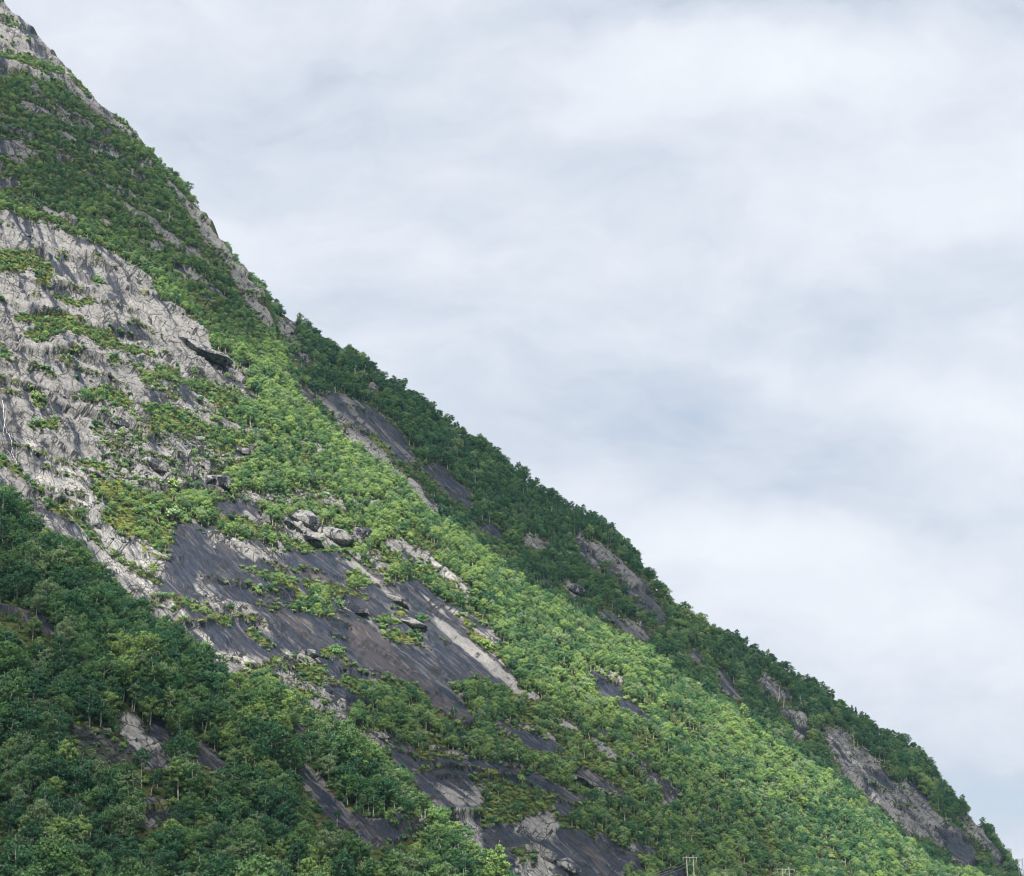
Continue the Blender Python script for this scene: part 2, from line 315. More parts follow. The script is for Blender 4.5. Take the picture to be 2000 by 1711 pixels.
# below the slabs
B('c7', 'rubble', (-20, 60), (160, 90), (300, 130), (500, 250), (700, 330), (620, 430), (430, 420), (480, 560), (740, 640), (860, 700), (700, 720), (560, 680), (400, 560), (200, 440), (80, 380), (-20, 260))
B('c7', 'bush', (90, 160), (260, 160), (300, 230), (200, 290), (110, 230)); B('c7', 'bush', (60, 300), (180, 330), (210, 390), (90, 370))
B('c7', 'mix', (-60, 170), (130, 190), (110, 220), (-60, 240))
B('c7', 'rock', (140, 90), (230, 80), (260, 130), (190, 150))
B('c7', 'dark', (255, 105), (440, 140), (500, 230), (440, 260), (310, 230))
B('c7', 'dark', (280, 290), (440, 330), (630, 420), (600, 435), (430, 385), (300, 330)); B('c7', 'white', (255, 320), (340, 325), (345, 355), (260, 360))
B('c7', 'rock', (90, 390), (240, 405), (160, 455), (100, 445)); B('c7', 'rock', (310, 375), (420, 375), (420, 455), (350, 430)); B('c7', 'dark', (430, 565), (510, 565), (500, 600), (430, 600))
B('c7', 'grove', (380, 240), (560, 260), (900, 290), (980, 400), (1100, 460), (1080, 560), (1240, 560), (1240, 760), (900, 620), (620, 420), (450, 340))
B('c7', 'brown', (960, 370), (1100, 410), (1250, 540), (1190, 590), (1060, 500), (970, 430))
B('c7', 'grove', (1090, 290), (1330, 260), (1560, 330), (1700, 430), (1820, 560), (1700, 590), (1500, 540), (1350, 500), (1200, 400))
B('c7', 'dark', (1340, 510), (1500, 560), (1700, 615), (1880, 720), (1800, 745), (1600, 690), (1420, 600))
B('c7', 'grass', (1360, 495), (1500, 530), (1700, 590), (1620, 600), (1450, 550))
B('c7', 'slab', (1440, 250), (1600, 340), (1700, 400), (1620, 395), (1500, 330)); B('c7', 'slab', (1800, 480), (1900, 545), (1970, 615), (1880, 595), (1820, 540))
B('c7', 'dark', (680, 720), (850, 700), (900, 760), (1100, 770), (1250, 790), (1400, 820), (1560, 850), (1700, 900), (1850, 980), (2000, 1040), (2000, 1080), (1880, 1060), (1740, 1000), (1640, 960), (1560, 950), (1420, 940), (1280, 900), (1250, 960), (1320, 1050), (1280, 1120), (1310, 1200), (1420, 1200), (1500, 1200), (1600, 1130), (1800, 1120), (1850, 1250), (2000, 1300), (2060, 1600), (1500, 1600), (1360, 1500), (1250, 1420), (1180, 1260), (1060, 1190), (1000, 1100), (930, 1000), (840, 900), (760, 800))
B('c7', 'rock', (1000, 870), (1150, 860), (1280, 960), (1310, 1060), (1260, 1120), (1080, 1100), (1030, 980))
B('c7', 'white', (1060, 1110), (1200, 1120), (1310, 1210), (1330, 1390), (1230, 1370), (1170, 1240))
B('c7', 'rock', (1500, 1200), (1550, 1180), (1640, 1130), (1790, 1130), (1860, 1280), (1700, 1300), (1560, 1260)); B('c7', 'white', (1490, 1200), (1560, 1180), (1550, 1290), (1490, 1280))
B('c7', 'white', (1540, 1400), (1700, 1360), (1800, 1440), (2000, 1480), (2000, 1600), (1460, 1600)); B('c7', 'bush', (1470, 1370), (1600, 1320), (1740, 1340), (1680, 1370), (1520, 1410))
B('c7', 'grass', (830, 690), (1000, 700), (1200, 755), (1250, 785), (1050, 770), (890, 750)); B('c7', 'grass', (850, 840), (1000, 820), (1100, 825), (940, 855), (830, 870))
B('c7', 'grass', (1280, 775), (1500, 820), (1700, 870), (1850, 930), (1700, 895), (1500, 850)); B('c7', 'grass', (1230, 870), (1300, 870), (1290, 900), (1240, 890))
B('c7', 'bush', (1290, 900), (1420, 930), (1560, 950), (1640, 960), (1780, 1010), (1800, 1110), (1600, 1120), (1500, 1190), (1320, 1190), (1290, 1120), (1330, 1050))
B('c7', 'bush', (1820, 1220), (1960, 1230), (1980, 1280), (1860, 1280)); B('c7', 'bush', (1530, 880), (1590, 880), (1580, 930), (1530, 920))
B('c7', 'mix', (560, 610), (690, 600), (690, 640), (560, 660)); B('c7', 'white', (500, 655), (620, 680), (600, 700), (510, 675)); B('c7', 'white', (640, 600), (690, 595), (695, 640), (660, 640))
# right-hand half
B('r1', 'dark', (140, 180), (240, 230), (340, 290), (440, 380), (570, 500), (560, 530), (480, 480), (400, 450), (300, 370), (240, 400), (240, 330), (180, 230))
B('r1', 'slab', (-20, 490), (60, 530), (130, 610), (60, 590), (-20, 560)); B('r1', 'slab', (150, 620), (250, 660), (375, 790), (300, 780), (220, 710)); B('r1', 'sparse', (200, 590), (330, 620), (340, 680), (240, 640))
B('r1', 'dark', (110, 820), (200, 850), (330, 920), (430, 1000), (420, 1020), (300, 990), (150, 975), (60, 880)); B('r1', 'dark', (-60, 980), (80, 1050), (40, 1150), (-60, 1120))
B('r1', 'dark', (-60, 1250), (60, 1220), (160, 1235), (300, 1290), (420, 1380), (530, 1470), (510, 1510), (400, 1510), (380, 1600), (-60, 1600)); B('r1', 'brown', (60, 1300), (160, 1330), (300, 1450), (260, 1500), (120, 1400))
B('r1', 'dark', (430, 1320), (640, 1370), (620, 1400), (490, 1390)); B('r1', 'rock', (400, 1330), (450, 1330), (490, 1380), (430, 1400)); B('r1', 'dark', (620, 1520), (780, 1480), (810, 1600), (620, 1600))
B('r1', 'grass', (140, 1215), (300, 1270), (420, 1330), (440, 1350), (300, 1290), (160, 1232)); B('r1', 'light', (860, 1480), (1000, 1500), (1000, 1560), (860, 1560))
B('r1', 'rock', (525, 870), (560, 870), (560, 900), (535, 900)); B('r1', 'rock', (1170, 1470), (1200, 1480), (1220, 1560), (1190, 1540))
B('r2', 'slab', (900, 1520), (960, 1570), (1040, 1720), (990, 1690), (930, 1580)); B('r2', 'light', (700, 1430), (850, 1470), (900, 1560), (820, 1540), (700, 1480))
B('r1', 'light', (950, 600), (1080, 620), (1100, 690), (1000, 680)); B('r1', 'light', (1740, 1180), (1850, 1200), (1860, 1280), (1760, 1260))
# far spur
C_ = lambda crop, cls, *pts: P('C', crop, cls, *pts)
C_('c5', 'wet', (370, 735), (540, 735), (640, 785), (760, 845), (870, 920), (950, 1020), (1030, 1170), (940, 1160), (860, 1080), (760, 980), (640, 920), (560, 880), (470, 830))
C_('c5', 'mix', (480, 790), (640, 860), (700, 960), (600, 920), (500, 860))
C_('c5', 'rock', (520, 880), (600, 930), (700, 980), (860, 1150), (960, 1250), (1100, 1380), (1210, 1470), (1190, 1490), (1060, 1430), (930, 1260), (780, 1140), (700, 1070), (590, 1030))
C_('c5', 'bush', (700, 970), (860, 1060), (900, 1130), (800, 1090), (700, 1010))
C_('c5', 'dark', (1050, 1185), (1180, 1185), (1290, 1290), (1380, 1380), (1400, 1510), (1300, 1410), (1150, 1290)); C_('c5', 'dark', (1440, 1570), (1560, 1610), (1660, 1680), (1480, 1640))
C_('c5', 'rock', (740, 670), (810, 680), (800, 710), (745, 700)); C_('c5', 'rock', (845, 735), (900, 790), (860, 770)); C_('c5', 'rock', (130, 230), (230, 280), (260, 360), (210, 375), (150, 290)); C_('c5', 'rock', (265, 480), (330, 485), (360, 560), (290, 520))
C_('c5', 'dark', (290, 690), (350, 720), (350, 820), (300, 780))
C_('c8', 'crag', (400, 285), (460, 305), (520, 380), (580, 360), (640, 440), (740, 510), (800, 570), (860, 630), (940, 760), (1000, 890), (960, 885), (880, 810), (800, 750), (720, 680), (710, 600), (670, 560), (580, 560), (520, 500), (440, 420))
C_('c8', 'dark', (800, 565), (860, 630), (945, 760), (1005, 895), (960, 880), (880, 780), (830, 680))
C_('c8', 'rock', (60, 335), (150, 325), (230, 390), (130, 395)); C_('c8', 'rock', (310, 610), (460, 660), (465, 720), (400, 705)); C_('c8', 'dark', (560, 785), (700, 865), (820, 910), (915, 1005), (820, 985), (700, 925), (600, 865)); C_('c8', 'rock', (700, 870), (800, 905), (900, 1000), (800, 950))
C_('c8', 'dark', (70, 550), (170, 615), (265, 670), (200, 660)); C_('c8', 'dark', (1140, 1000), (1200, 1075), (1250, 1160), (1180, 1125)); C_('c8', 'dark', (1310, 1140), (1400, 1255), (1495, 1410), (1460, 1410), (1390, 1320)); C_('c8', 'white', (1410, 1300), (1490, 1400), (1460, 1410))
C_('c8', 'crag', (1600, 1220), (1700, 1265), (1780, 1335), (1830, 1410), (1750, 1375), (1650, 1350))
C_('c8', 'white', (1740, 1445), (1880, 1495), (1960, 1590), (1900, 1570), (1820, 1510))
C_('r2', 'white', (80, 488), (200, 535), (290, 600), (240, 625), (160, 575)); C_('r2', 'grass', (280, 560), (420, 615), (560, 680), (650, 790), (560, 745), (420, 665)); C_('r2', 'crag', (205, 640), (270, 650), (265, 735), (205, 720))
C_('r2', 'crag', (410, 645), (540, 685), (640, 785), (760, 855), (840, 960), (920, 1060), (1000, 1010), (1120, 1110), (1200, 1240), (1300, 1350), (1440, 1430), (1520, 1610), (1480, 1660), (1380, 1630), (1280, 1500), (1150, 1430), (1010, 1390), (960, 1300), (840, 1230), (700, 1110), (640, 1050), (560, 990), (500, 860), (420, 760))
C_('r2', 'white', (540, 740), (660, 850), (760, 900), (830, 945), (760, 960), (650, 900), (700, 1000), (600, 900)); C_('r2', 'white', (700, 1070), (860, 1200), (930, 1260), (800, 1190)); C_('r2', 'dark', (720, 960), (840, 970), (920, 1080), (860, 1070), (780, 1000))
C_('r2', 'dark', (1200, 1370), (1320, 1380), (1440, 1460), (1520, 1610), (1470, 1650), (1300, 1520)); C_('r2', 'bush', (700, 990), (800, 1030), (880, 1120), (780, 1090))
C_('r2', 'crag', (1370, 1240), (1460, 1330), (1570, 1450), (1690, 1600), (1750, 1690), (1640, 1610), (1500, 1460), (1440, 1380)); C_('r2', 'dark', (1000, 1030), (1060, 1040), (1150, 1160), (1200, 1240), (1100, 1160))
# near spur
A_ = lambda crop, cls, *pts: P('A', crop, cls, *pts)
A_('c3', 'dark', (-60, 1080), (100, 1140), (250, 1210), (365, 1280), (345, 1330), (220, 1270), (100, 1180), (-60, 1130)); A_('c3', 'grass', (120, 1140), (250, 1190), (390, 1245), (370, 1270), (240, 1210))
A_('c4', 'moss', (400, 570), (600, 590), (740, 620), (850, 690), (890, 800), (720, 850), (640, 770), (560, 750), (490, 660)); A_('c4', 'grass', (690, 560), (780, 600), (860, 700), (760, 640))
A_('c4', 'white', (740, 460), (880, 490), (960, 580), (1070, 680), (1060, 730), (960, 700), (860, 680), (790, 600)); A_('c4', 'mix', (860, 690), (1060, 700), (1140, 770), (1110, 830), (990, 830), (900, 790)); A_('c4', 'dark', (970, 500), (1060, 545), (1130, 650), (1060, 660), (990, 560))
A_('c4', 'dark', (1235, 640), (1360, 690), (1480, 800), (1430, 850), (1280, 810), (1290, 740)); A_('c4', 'rock', (865, 1035), (1000, 1030), (1100, 1080), (1190, 1160), (1080, 1170), (980, 1210), (915, 1200)); A_('c4', 'rubble', (370, 990), (440, 1020), (570, 1110), (530, 1160), (440, 1070))
A_('c4', 'rubble', (-60, 1430), (60, 1480), (130, 1600), (-60, 1600)); A_('c4', 'grass', (-60, 370), (100, 400), (80, 440), (-60, 420)); A_('c4', 'rubble', (160, 1350), (200, 1350), (210, 1400), (165, 1400)); A_('c4', 'rubble', (560, 1470), (600, 1470), (600, 1520), (560, 1520))
A_('c7', 'wet', (130, 820), (270, 890), (290, 980), (450, 1100), (570, 1180), (780, 1290), (720, 1340), (570, 1330), (480, 1240), (300, 1160), (230, 1050), (190, 1010), (130, 930)); A_('c7', 'dark', (200, 1000), (280, 1000), (430, 1120), (560, 1210), (740, 1300), (660, 1320), (520, 1240), (420, 1160), (260, 1060))
A_('c7', 'moss', (760, 1170), (960, 1230), (970, 1290), (940, 1350), (800, 1300), (630, 1220)); A_('c7', 'grass', (270, 970), (420, 1080), (560, 1160), (650, 1230), (560, 1190), (420, 1110)); A_('c7', 'dark', (-10, 690), (80, 735), (90, 770), (10, 740))
A_('c7', 'dark', (70, 560), (150, 570), (140, 600), (80, 600))

GX0, GY0, GS = -60.0, -60.0, 4.0
gx = np.arange(GX0, 2064, GS); gy = np.arange(GY0, 1780, GS)
def box_blur(a, k):
    for ax in (0, 1):
        pad = [(0, 0), (0, 0)]; pad[ax] = (k, k)
        b = np.pad(a, pad, mode='edge'); acc_ = 0
        for i in range(2*k+1): acc_ = acc_ + (b[i:i+a.shape[0]] if ax == 0 else b[:, i:i+a.shape[1]])
        a = acc_/(2*k+1)
    return a
def raster(ops, default):
    out = np.zeros((8, len(gy), len(gx)), np.float32)
    out[:] = np.array(CLS[default], np.float32)[:, None, None]
    for crop, cls, pts in ops:
        ox, oy, s = CR[crop]
        q = np.array([(ox + a*s, oy + b*s) for a, b in pts])
        i0 = max(0, int((q[:, 0].min()-GX0)/GS)); i1 = min(len(gx), int((q[:, 0].max()-GX0)/GS)+2)
        j0 = max(0, int((q[:, 1].min()-GY0)/GS)); j1 = min(len(gy), int((q[:, 1].max()-GY0)/GS)+2)
        if i1 <= i0 or j1 <= j0: continue
        X, Y = np.meshgrid(gx[i0:i1], gy[j0:j1]); ins = np.zeros(X.shape, bool)
        for k in range(len(q)):
            x1, y1 = q[k]; x2, y2 = q[k-1]
            if y1 == y2: continue
            ins ^= ((y1 > Y) != (y2 > Y)) & (X < (x2-x1)*(Y-y1)/(y2-y1) + x1)
        out[:, j0:j1, i0:i1][:, ins] = np.array(CLS[cls], np.float32)[:, None]
    for c in range(8): out[c] = box_blur(out[c], 1)
    return out
def dilate(a, k):
    for _ in range(k):
        b = a.copy()
        for dj, di in ((0, 1), (0, -1), (1, 0), (-1, 0)):
            sft = np.roll(np.roll(a, dj, 1), di, 2); m = sft[3] > b[3] + .05; b[:, m] = sft[:, m]
        a = b
    return a
def sample(mask, px, py, warp=6.0):
    wx = (fbm(px/26, py/26, 31, 4) - .5)*2*warp*1.4; wy = (fbm(px/26, py/26, 41, 4) - .5)*2*warp
    fx = np.clip((px + wx - GX0)/GS, 0, len(gx)-1.001); fy = np.clip((py + wy - GY0)/GS, 0, len(gy)-1.001)
    i = fx.astype(int); j = fy.astype(int); a = fx-i; b = fy-j
    return (mask[:, j, i]*(1-a) + mask[:, j, i+1]*a)*(1-b) + (mask[:, j+1, i]*(1-a) + mask[:, j+1, i+1]*a)*b
MASK = {'B': raster(OPS['B'], 'forest'), 'C': dilate(raster(OPS['C'], 'forest'), 1), 'A': dilate(raster(OPS['A'], 'forest'), 1)}

# ------------------------------------------------------------------ mesh helpers
def new_mesh(name, verts, faces, mats=(), matidx=None, smooth=False, fcol=None, cn=None):
    me = bpy.data.meshes.new(name)
    verts = np.asarray(verts, np.float32).reshape(-1, 3)
    faces = np.asarray(faces, np.int32)
    nf, k = faces.shape
    me.vertices.add(len(verts)); me.vertices.foreach_set('co', verts.ravel())
    me.loops.add(nf*k); me.loops.foreach_set('vertex_index', faces.ravel())
    me.polygons.add(nf); me.polygons.foreach_set('loop_start', np.arange(0, nf*k, k, dtype=np.int32))
    for m in mats: me.materials.append(m)
    if matidx is not None: me.polygons.foreach_set('material_index', np.asarray(matidx, np.int32))
    me.polygons.foreach_set('use_smooth', np.full(nf, smooth, bool))
    if fcol is not None:
        a = me.attributes.new('tint', 'FLOAT', 'FACE'); a.data.foreach_set('value', np.asarray(fcol, np.float32))
    if cn is not None:
        a = me.attributes.new('crown_normal', 'FLOAT_VECTOR', 'FACE'); a.data.foreach_set('vector', np.asarray(cn, np.float32).ravel())
    me.update(calc_edges=True)
    return me
def obj(name, me, parent=None, label=None, category=None, group=None, kind=None, loc=None):
    o = bpy.data.objects.new(name, me); col.objects.link(o)
    if parent is not None: o.parent = parent
    if loc is not None: o.location = loc
    if label: o['label'] = label
    if category: o['category'] = category
    if group: o['group'] = group
    if kind: o['kind'] = kind
    return o

# ------------------------------------------------------------------ materials
def new_mat(name):
    m = bpy.data.materials.new(name); m.use_nodes = True; m.node_tree.nodes.clear()
    return m, NT(m.node_tree)
def rock_material(name, terrain=True):
    m, t = new_mat(name)
    geo = t.n('ShaderNodeNewGeometry'); pos = geo.outputs['Position']
    if terrain:
        a1 = t.n('ShaderNodeAttribute', attribute_name='mask1'); a2 = t.n('ShaderNodeAttribute', attribute_name='mask2')
        fl = t.n('ShaderNodeAttribute', attribute_name='flow').outputs['Vector']
        s1 = t.n('ShaderNodeSeparateColor'); t.l(a1.outputs['Color'], s1.inputs[0])
        s2 = t.n('ShaderNodeSeparateColor'); t.l(a2.outputs['Color'], s2.inputs[0])
        R, D, Wt = s1.outputs[0], s1.outputs[1], s1.outputs[2]
        N, G, AO = s2.outputs[0], s2.outputs[1], s2.outputs[2]  # third channel of the second mask is surface roughness
    else:
        fl = pos; D = 0.40; Wt = 0.2; N = 0.1
    # streaks run down the fall line
    if terrain:
        sf = t.n('ShaderNodeSeparateXYZ'); t.l(fl, sf.inputs[0]); kz = sf.outputs[2]
        fl = t.vmath('MULTIPLY', fl, (1, 1, 0))
    sv = t.vmath('MULTIPLY', fl, (.8, 0.035, 1.0) if terrain else (1, 1, .4))
    def streak(v, sc, dt, rg, ds=0.0):
        a = t.noise(v, sc, dt, rg, ds)
        if not terrain: return a
        b = t.noise(t.vmath('MULTIPLY', v, (.36, .8, 0)), sc, dt, rg, ds)
        nd = t.n('ShaderNodeMix', data_type='FLOAT'); t.l(kz, nd.inputs[0]); t.l(a, nd.inputs[2]); t.l(b, nd.inputs[3]); return nd.outputs[0]
    st1 = streak(sv, 0.22, 5, .62, .4); st2 = streak(sv, 0.5, 4, .6, .3); st3 = streak(t.vmath('MULTIPLY', fl, (1, .12, 1)), 2.6, 2, .6)
    big = t.noise(pos, 0.05, 4, .6); fine = t.noise(pos, 1.3, 5, .7); fine2 = t.noise(pos, 5.0, 3, .6)
    dsum = t.math('MULTIPLY_ADD', st1, 2.9, -1.45)
    dsum = t.math('ADD', dsum, t.math('MULTIPLY_ADD', st2, 2.3, -1.15))
    dsum = t.math('ADD', dsum, t.math('MULTIPLY_ADD', big, 0.6, -0.3))
    dk = t.ramp(t.math('ADD', dsum, D), 0.38, 0.62)
    grey = t.mix(t.ramp(fine, .3, .7), (.098, .097, .101), (.212, .209, .213))
    grey = t.mix(t.ramp(t.noise(pos, .35, 5, .7), .55, .72, 0, .7), grey, (.050, .047, .053))
    grey = t.mix(t.math('MULTIPLY', t.ramp(st2, .50, .60, 0, .85), t.ramp(D, .22, .5) if terrain else .3), grey, (.040, .035, .044))
    if terrain: grey = t.mix(t.ramp(D, .42, .75, 0, .8), grey, t.mix(1.0, grey, (.38, .375, .44), 'MULTIPLY'))
    darkc = t.mix(t.ramp(st3, .3, .72), (.005, .009, .019), (.014, .021, .042))
    darkc = t.mix(t.ramp(t.noise(sv, .5, 3, .6, .2), .5, .66, 0, .75), darkc, (.042, .036, .041))
    c = t.mix(dk, grey, darkc)
    brn = t.mix(st2, (.030, .024, .028), (.060, .050, .053))
    c = t.mix(t.math('MULTIPLY', t.math('MULTIPLY', N, 0.9), t.ramp(t.math('ADD', st1, N), .75, 1.15)), c, brn)
    ws = t.ramp(t.math('ADD', t.math('MULTIPLY_ADD', st3, .8, -.4), t.math('ADD', t.math('MULTIPLY_ADD', st2, 1.2, -.6), Wt)), .45, .75)
    c = t.mix(ws, c, t.mix(fine, (.17, .17, .168), (.40, .398, .39)))
    # mineral runs and cracks
    vor = t.n('ShaderNodeTexVoronoi', feature='DISTANCE_TO_EDGE'); vor.inputs['Scale'].default_value = .16 if terrain else .32
    t.l(t.vmath('ADD', t.vmath('MULTIPLY', pos, (1, 1, .75)), t.vmath('MULTIPLY', t.n('ShaderNodeTexNoise', inp={'Scale': .5}).outputs['Color'], (3, 3, 3))), vor.inputs['Vector'])
    ck = t.ramp(vor.outputs['Distance'], 0.004, 0.03, .85, 0)
    if terrain: ck = t.math('MULTIPLY', ck, t.ramp(AO, .45, .8, .12, 1))
    c = t.mix(t.math('MULTIPLY', ck, t.ramp(fine, .38, .5)), c, (.012, .012, .014))
    vor2 = t.n('ShaderNodeTexVoronoi', feature='DISTANCE_TO_EDGE'); vor2.inputs['Scale'].default_value = .5
    t.l(t.vmath('ADD', t.vmath('MULTIPLY', pos, (1, 1, .75)), t.vmath('MULTIPLY', t.n('ShaderNodeTexNoise', inp={'Scale': .9}).outputs['Color'], (1.6, 1.6, 1.6))), vor2.inputs['Vector'])
    ck2 = t.math('MULTIPLY', t.ramp(vor2.outputs['Distance'], 0.01, 0.07, .8, 0), t.ramp(big, .45, .6))
    if terrain: ck2 = t.math('MULTIPLY', ck2, t.ramp(AO, .45, .8, 0, 1))
    c = t.mix(ck2, c, (.018, .018, .020))
    c = t.mix(t.ramp(fine2, .62, .8, 0, .5), c, (.26, .255, .23))
    if terrain:
        jv = t.vmath('MULTIPLY', t.vmath('ADD', fl, t.vmath('MULTIPLY', t.n('ShaderNodeTexNoise', inp={'Scale': .12}).outputs['Color'], (0, 9, 0))), (.045, .17, 0))
        jn = t.noise(jv, 1.0, 3, .6); jf = t.math('MULTIPLY', t.ramp(t.math('ABSOLUTE', t.math('SUBTRACT', jn, .5)), 0.012, .042, .92, 0), t.ramp(t.noise(pos, .11, 3, .6), .47, .58))
        c = t.mix(jf, c, (.010, .011, .014))
        fs = t.noise(t.vmath('MULTIPLY', fl, (1, .03, 0)), 3.4, 3, .7)
        fw = t.ramp(D, .3, .6)
        vc = t.n('ShaderNodeTexVoronoi'); vc.inputs['Scale'].default_value = .075; t.l(t.vmath('ADD', t.vmath('MULTIPLY', pos, (1, 1, .8)), t.vmath('MULTIPLY', t.n('ShaderNodeTexNoise', inp={'Scale': .3}).outputs['Color'], (5, 5, 5))), vc.inputs['Vector'])
        sc_ = t.n('ShaderNodeSeparateColor'); t.l(vc.outputs['Color'], sc_.inputs[0]); c = t.mix(t.math('MULTIPLY', sc_.outputs[0], .5), c, t.mix(1.0, c, (.55, .54, .57), 'MULTIPLY'))
        c = t.mix(t.math('MULTIPLY', t.ramp(fs, .52, .62, 0, .6), fw), c, (.014, .017, .026)); c = t.mix(t.math('MULTIPLY', t.ramp(fs, .47, .36, 0, .5), fw), c, t.mix(t.ramp(st2, .45, .55), (.085, .075, .080), (.13, .125, .122)))
    height = t.math('ADD', t.math('MULTIPLY', fine, .9), t.math('ADD', t.math('MULTIPLY', st2, .08), t.math('MULTIPLY', fine2, .22)))
    height = t.math('SUBTRACT', height, t.math('MULTIPLY', t.math('MAXIMUM', ck, ck2), .6))
    rough = t.ramp(dk, 0, 1, .92, .50)
    if terrain:
        g1 = t.noise(pos, .09, 5, .65); g2 = t.noise(pos, .8, 5, .7)
        veg = t.mix(t.ramp(g2, .35, .65), (.016, .022, .009), (.042, .060, .018))
        veg = t.mix(t.math('MULTIPLY', G, t.ramp(t.math('ADD', g1, t.math('MULTIPLY', g2, .6)), .55, .95)), veg, (.13, .145, .036))
        veg = t.mix(t.ramp(t.noise(pos, .25, 4, .7), .6, .75, 0, .6), veg, (.12, .085, .04))
        rw = t.ramp(t.math('ADD', R, t.math('ADD', t.math('MULTIPLY_ADD', g2, .9, -.45), t.math('MULTIPLY_ADD', fine2, .3, -.15))), .40, .56)
        c = t.mix(rw, veg, c)
    bp = t.n('ShaderNodeBump', inp={'Strength': .9, 'Distance': .38}); t.l(height, bp.inputs['Height'])
    bs = t.n('ShaderNodeBsdfPrincipled'); t.l(c, bs.inputs['Base Color']); t.l(rough, bs.inputs['Roughness']); t.l(bp.outputs[0], bs.inputs['Normal'])
    bs.inputs['Specular IOR Level'].default_value = .18
    out = t.n('ShaderNodeOutputMaterial'); t.l(bs.outputs[0], out.inputs[0])
    return m
M_ROCK = rock_material('slope_rock_and_turf', True)
M_BOULDER = rock_material('grey_boulder_rock', False)

def leaf_material(name, lo, hi, trans=.34):
    m, t = new_mat(name)
    tint = t.n('ShaderNodeAttribute', attribute_name='tint').outputs['Fac']
    rnd = t.n('ShaderNodeObjectInfo').outputs['Random']
    pos = t.n('ShaderNodeNewGeometry').outputs['Position']
    stand = t.noise(pos, .02, 3, .6)
    f = t.math('ADD', t.math('MULTIPLY', tint, .55), t.math('MULTIPLY_ADD', rnd, .45, 0))
    c = t.mix(f, lo, hi)
    c = t.mix(t.ramp(t.math('ADD', stand, t.math('MULTIPLY', rnd, .15)), .55, .7, 0, .35), c, t.mix(1.0, c, (1.12, 1.04, .85), 'MULTIPLY'))
    c = t.mix(t.ramp(rnd, .85, 1.0, 0, .5), c, t.mix(1.0, c, (1.15, 1.12, .85), 'MULTIPLY'))
    c = t.mix(t.ramp(rnd, .22, .0, 0, .5), c, t.mix(1.0, c, (.72, .85, 1.0), 'MULTIPLY'))
    d = t.n('ShaderNodeBsdfDiffuse'); t.l(c, d.inputs[0])
    cnv = t.n('ShaderNodeAttribute', attribute_name='crown_normal').outputs['Vector']
    vt = t.n('ShaderNodeVectorTransform', vector_type='NORMAL', convert_from='OBJECT', convert_to='WORLD'); t.l(cnv, vt.inputs[0])
    gn = t.n('ShaderNodeNewGeometry').outputs['Normal']
    nrm = t.vmath('NORMALIZE', t.vmath('ADD', t.vmath('MULTIPLY', vt.outputs[0], (1.5, 1.5, 1.5)), gn))
    t.l(nrm, d.inputs['Normal'])
    tr = t.n('ShaderNodeBsdfTranslucent'); t.l(t.mix(1.0, c, (1.3, 1.25, .85), 'MULTIPLY'), tr.inputs[0])
    mx = t.n('ShaderNodeMixShader'); mx.inputs[0].default_value = trans; t.l(d.outputs[0], mx.inputs[1]); t.l(tr.outputs[0], mx.inputs[2])
    gl = t.n('ShaderNodeBsdfGlossy'); gl.inputs['Roughness'].default_value = .42; gl.inputs[0].default_value = (.9, .95, .9, 1)
    mx2 = t.n('ShaderNodeMixShader'); mx2.inputs[0].default_value = .02; t.l(mx.outputs[0], mx2.inputs[1]); t.l(gl.outputs[0], mx2.inputs[2])
    out = t.n('ShaderNodeOutputMaterial'); t.l(mx2.outputs[0], out.inputs[0])
    return m
M_LEAF = {'dark green': leaf_material('dark_birch_leaves', (.022, .080, .042), (.064, .172, .082)),
          'mid green': leaf_material('green_birch_leaves', (.048, .120, .048), (.128, .245, .094)),
          'yellow-green': leaf_material('yellow_green_birch_leaves', (.102, .185, .062), (.250, .370, .130)),
          'grey-green': leaf_material('grey_green_leaves', (.094, .165, .090), (.232, .330, .175))}
M_FIR = leaf_material('fir_needles', (.015, .040, .022), (.035, .075, .034), .1)
M_GRASS = leaf_material('grass_blades', (.070, .105, .030), (.165, .195, .062), .3)
def plain_mat(name, c1, c2, scale=3.0, rough=.85):
    m, t = new_mat(name)
    pos = t.n('ShaderNodeNewGeometry').outputs['Position']
    bs = t.n('ShaderNodeBsdfPrincipled'); t.l(t.mix(t.ramp(t.noise(pos, scale, 4, .6), .35, .65), c1, c2), bs.inputs['Base Color'])
    bs.inputs['Roughness'].default_value = rough
    out = t.n('ShaderNodeOutputMaterial'); t.l(bs.outputs[0], out.inputs[0])
    return m
M_BARK = plain_mat('birch_bark', (.16, .15, .13), (.42, .40, .365), 2.2)
M_DEAD = plain_mat('bleached_wood', (.24, .22, .195), (.42, .40, .36), 2.0)
M_POLE = plain_mat('weathered_pole_wood', (.22, .20, .175), (.34, .315, .28), 1.5)
M_STEEL = plain_mat('galvanised_steel', (.22, .24, .27), (.32, .34, .37), 1.0, .5)
M_CERAM = plain_mat('insulator_glass', (.42, .50, .50), (.56, .64, .62), 2.0, .25)
M_CABLE = plain_mat('aluminium_cable', (.42, .43, .45), (.52, .53, .55), 1.0, .45)
M_GROUND = plain_mat('valley_meadow', (.045, .075, .02), (.09, .12, .035), .05)
M_WATER = plain_mat('falling_water', (.26, .28, .30), (.46, .48, .50), .9, .35)
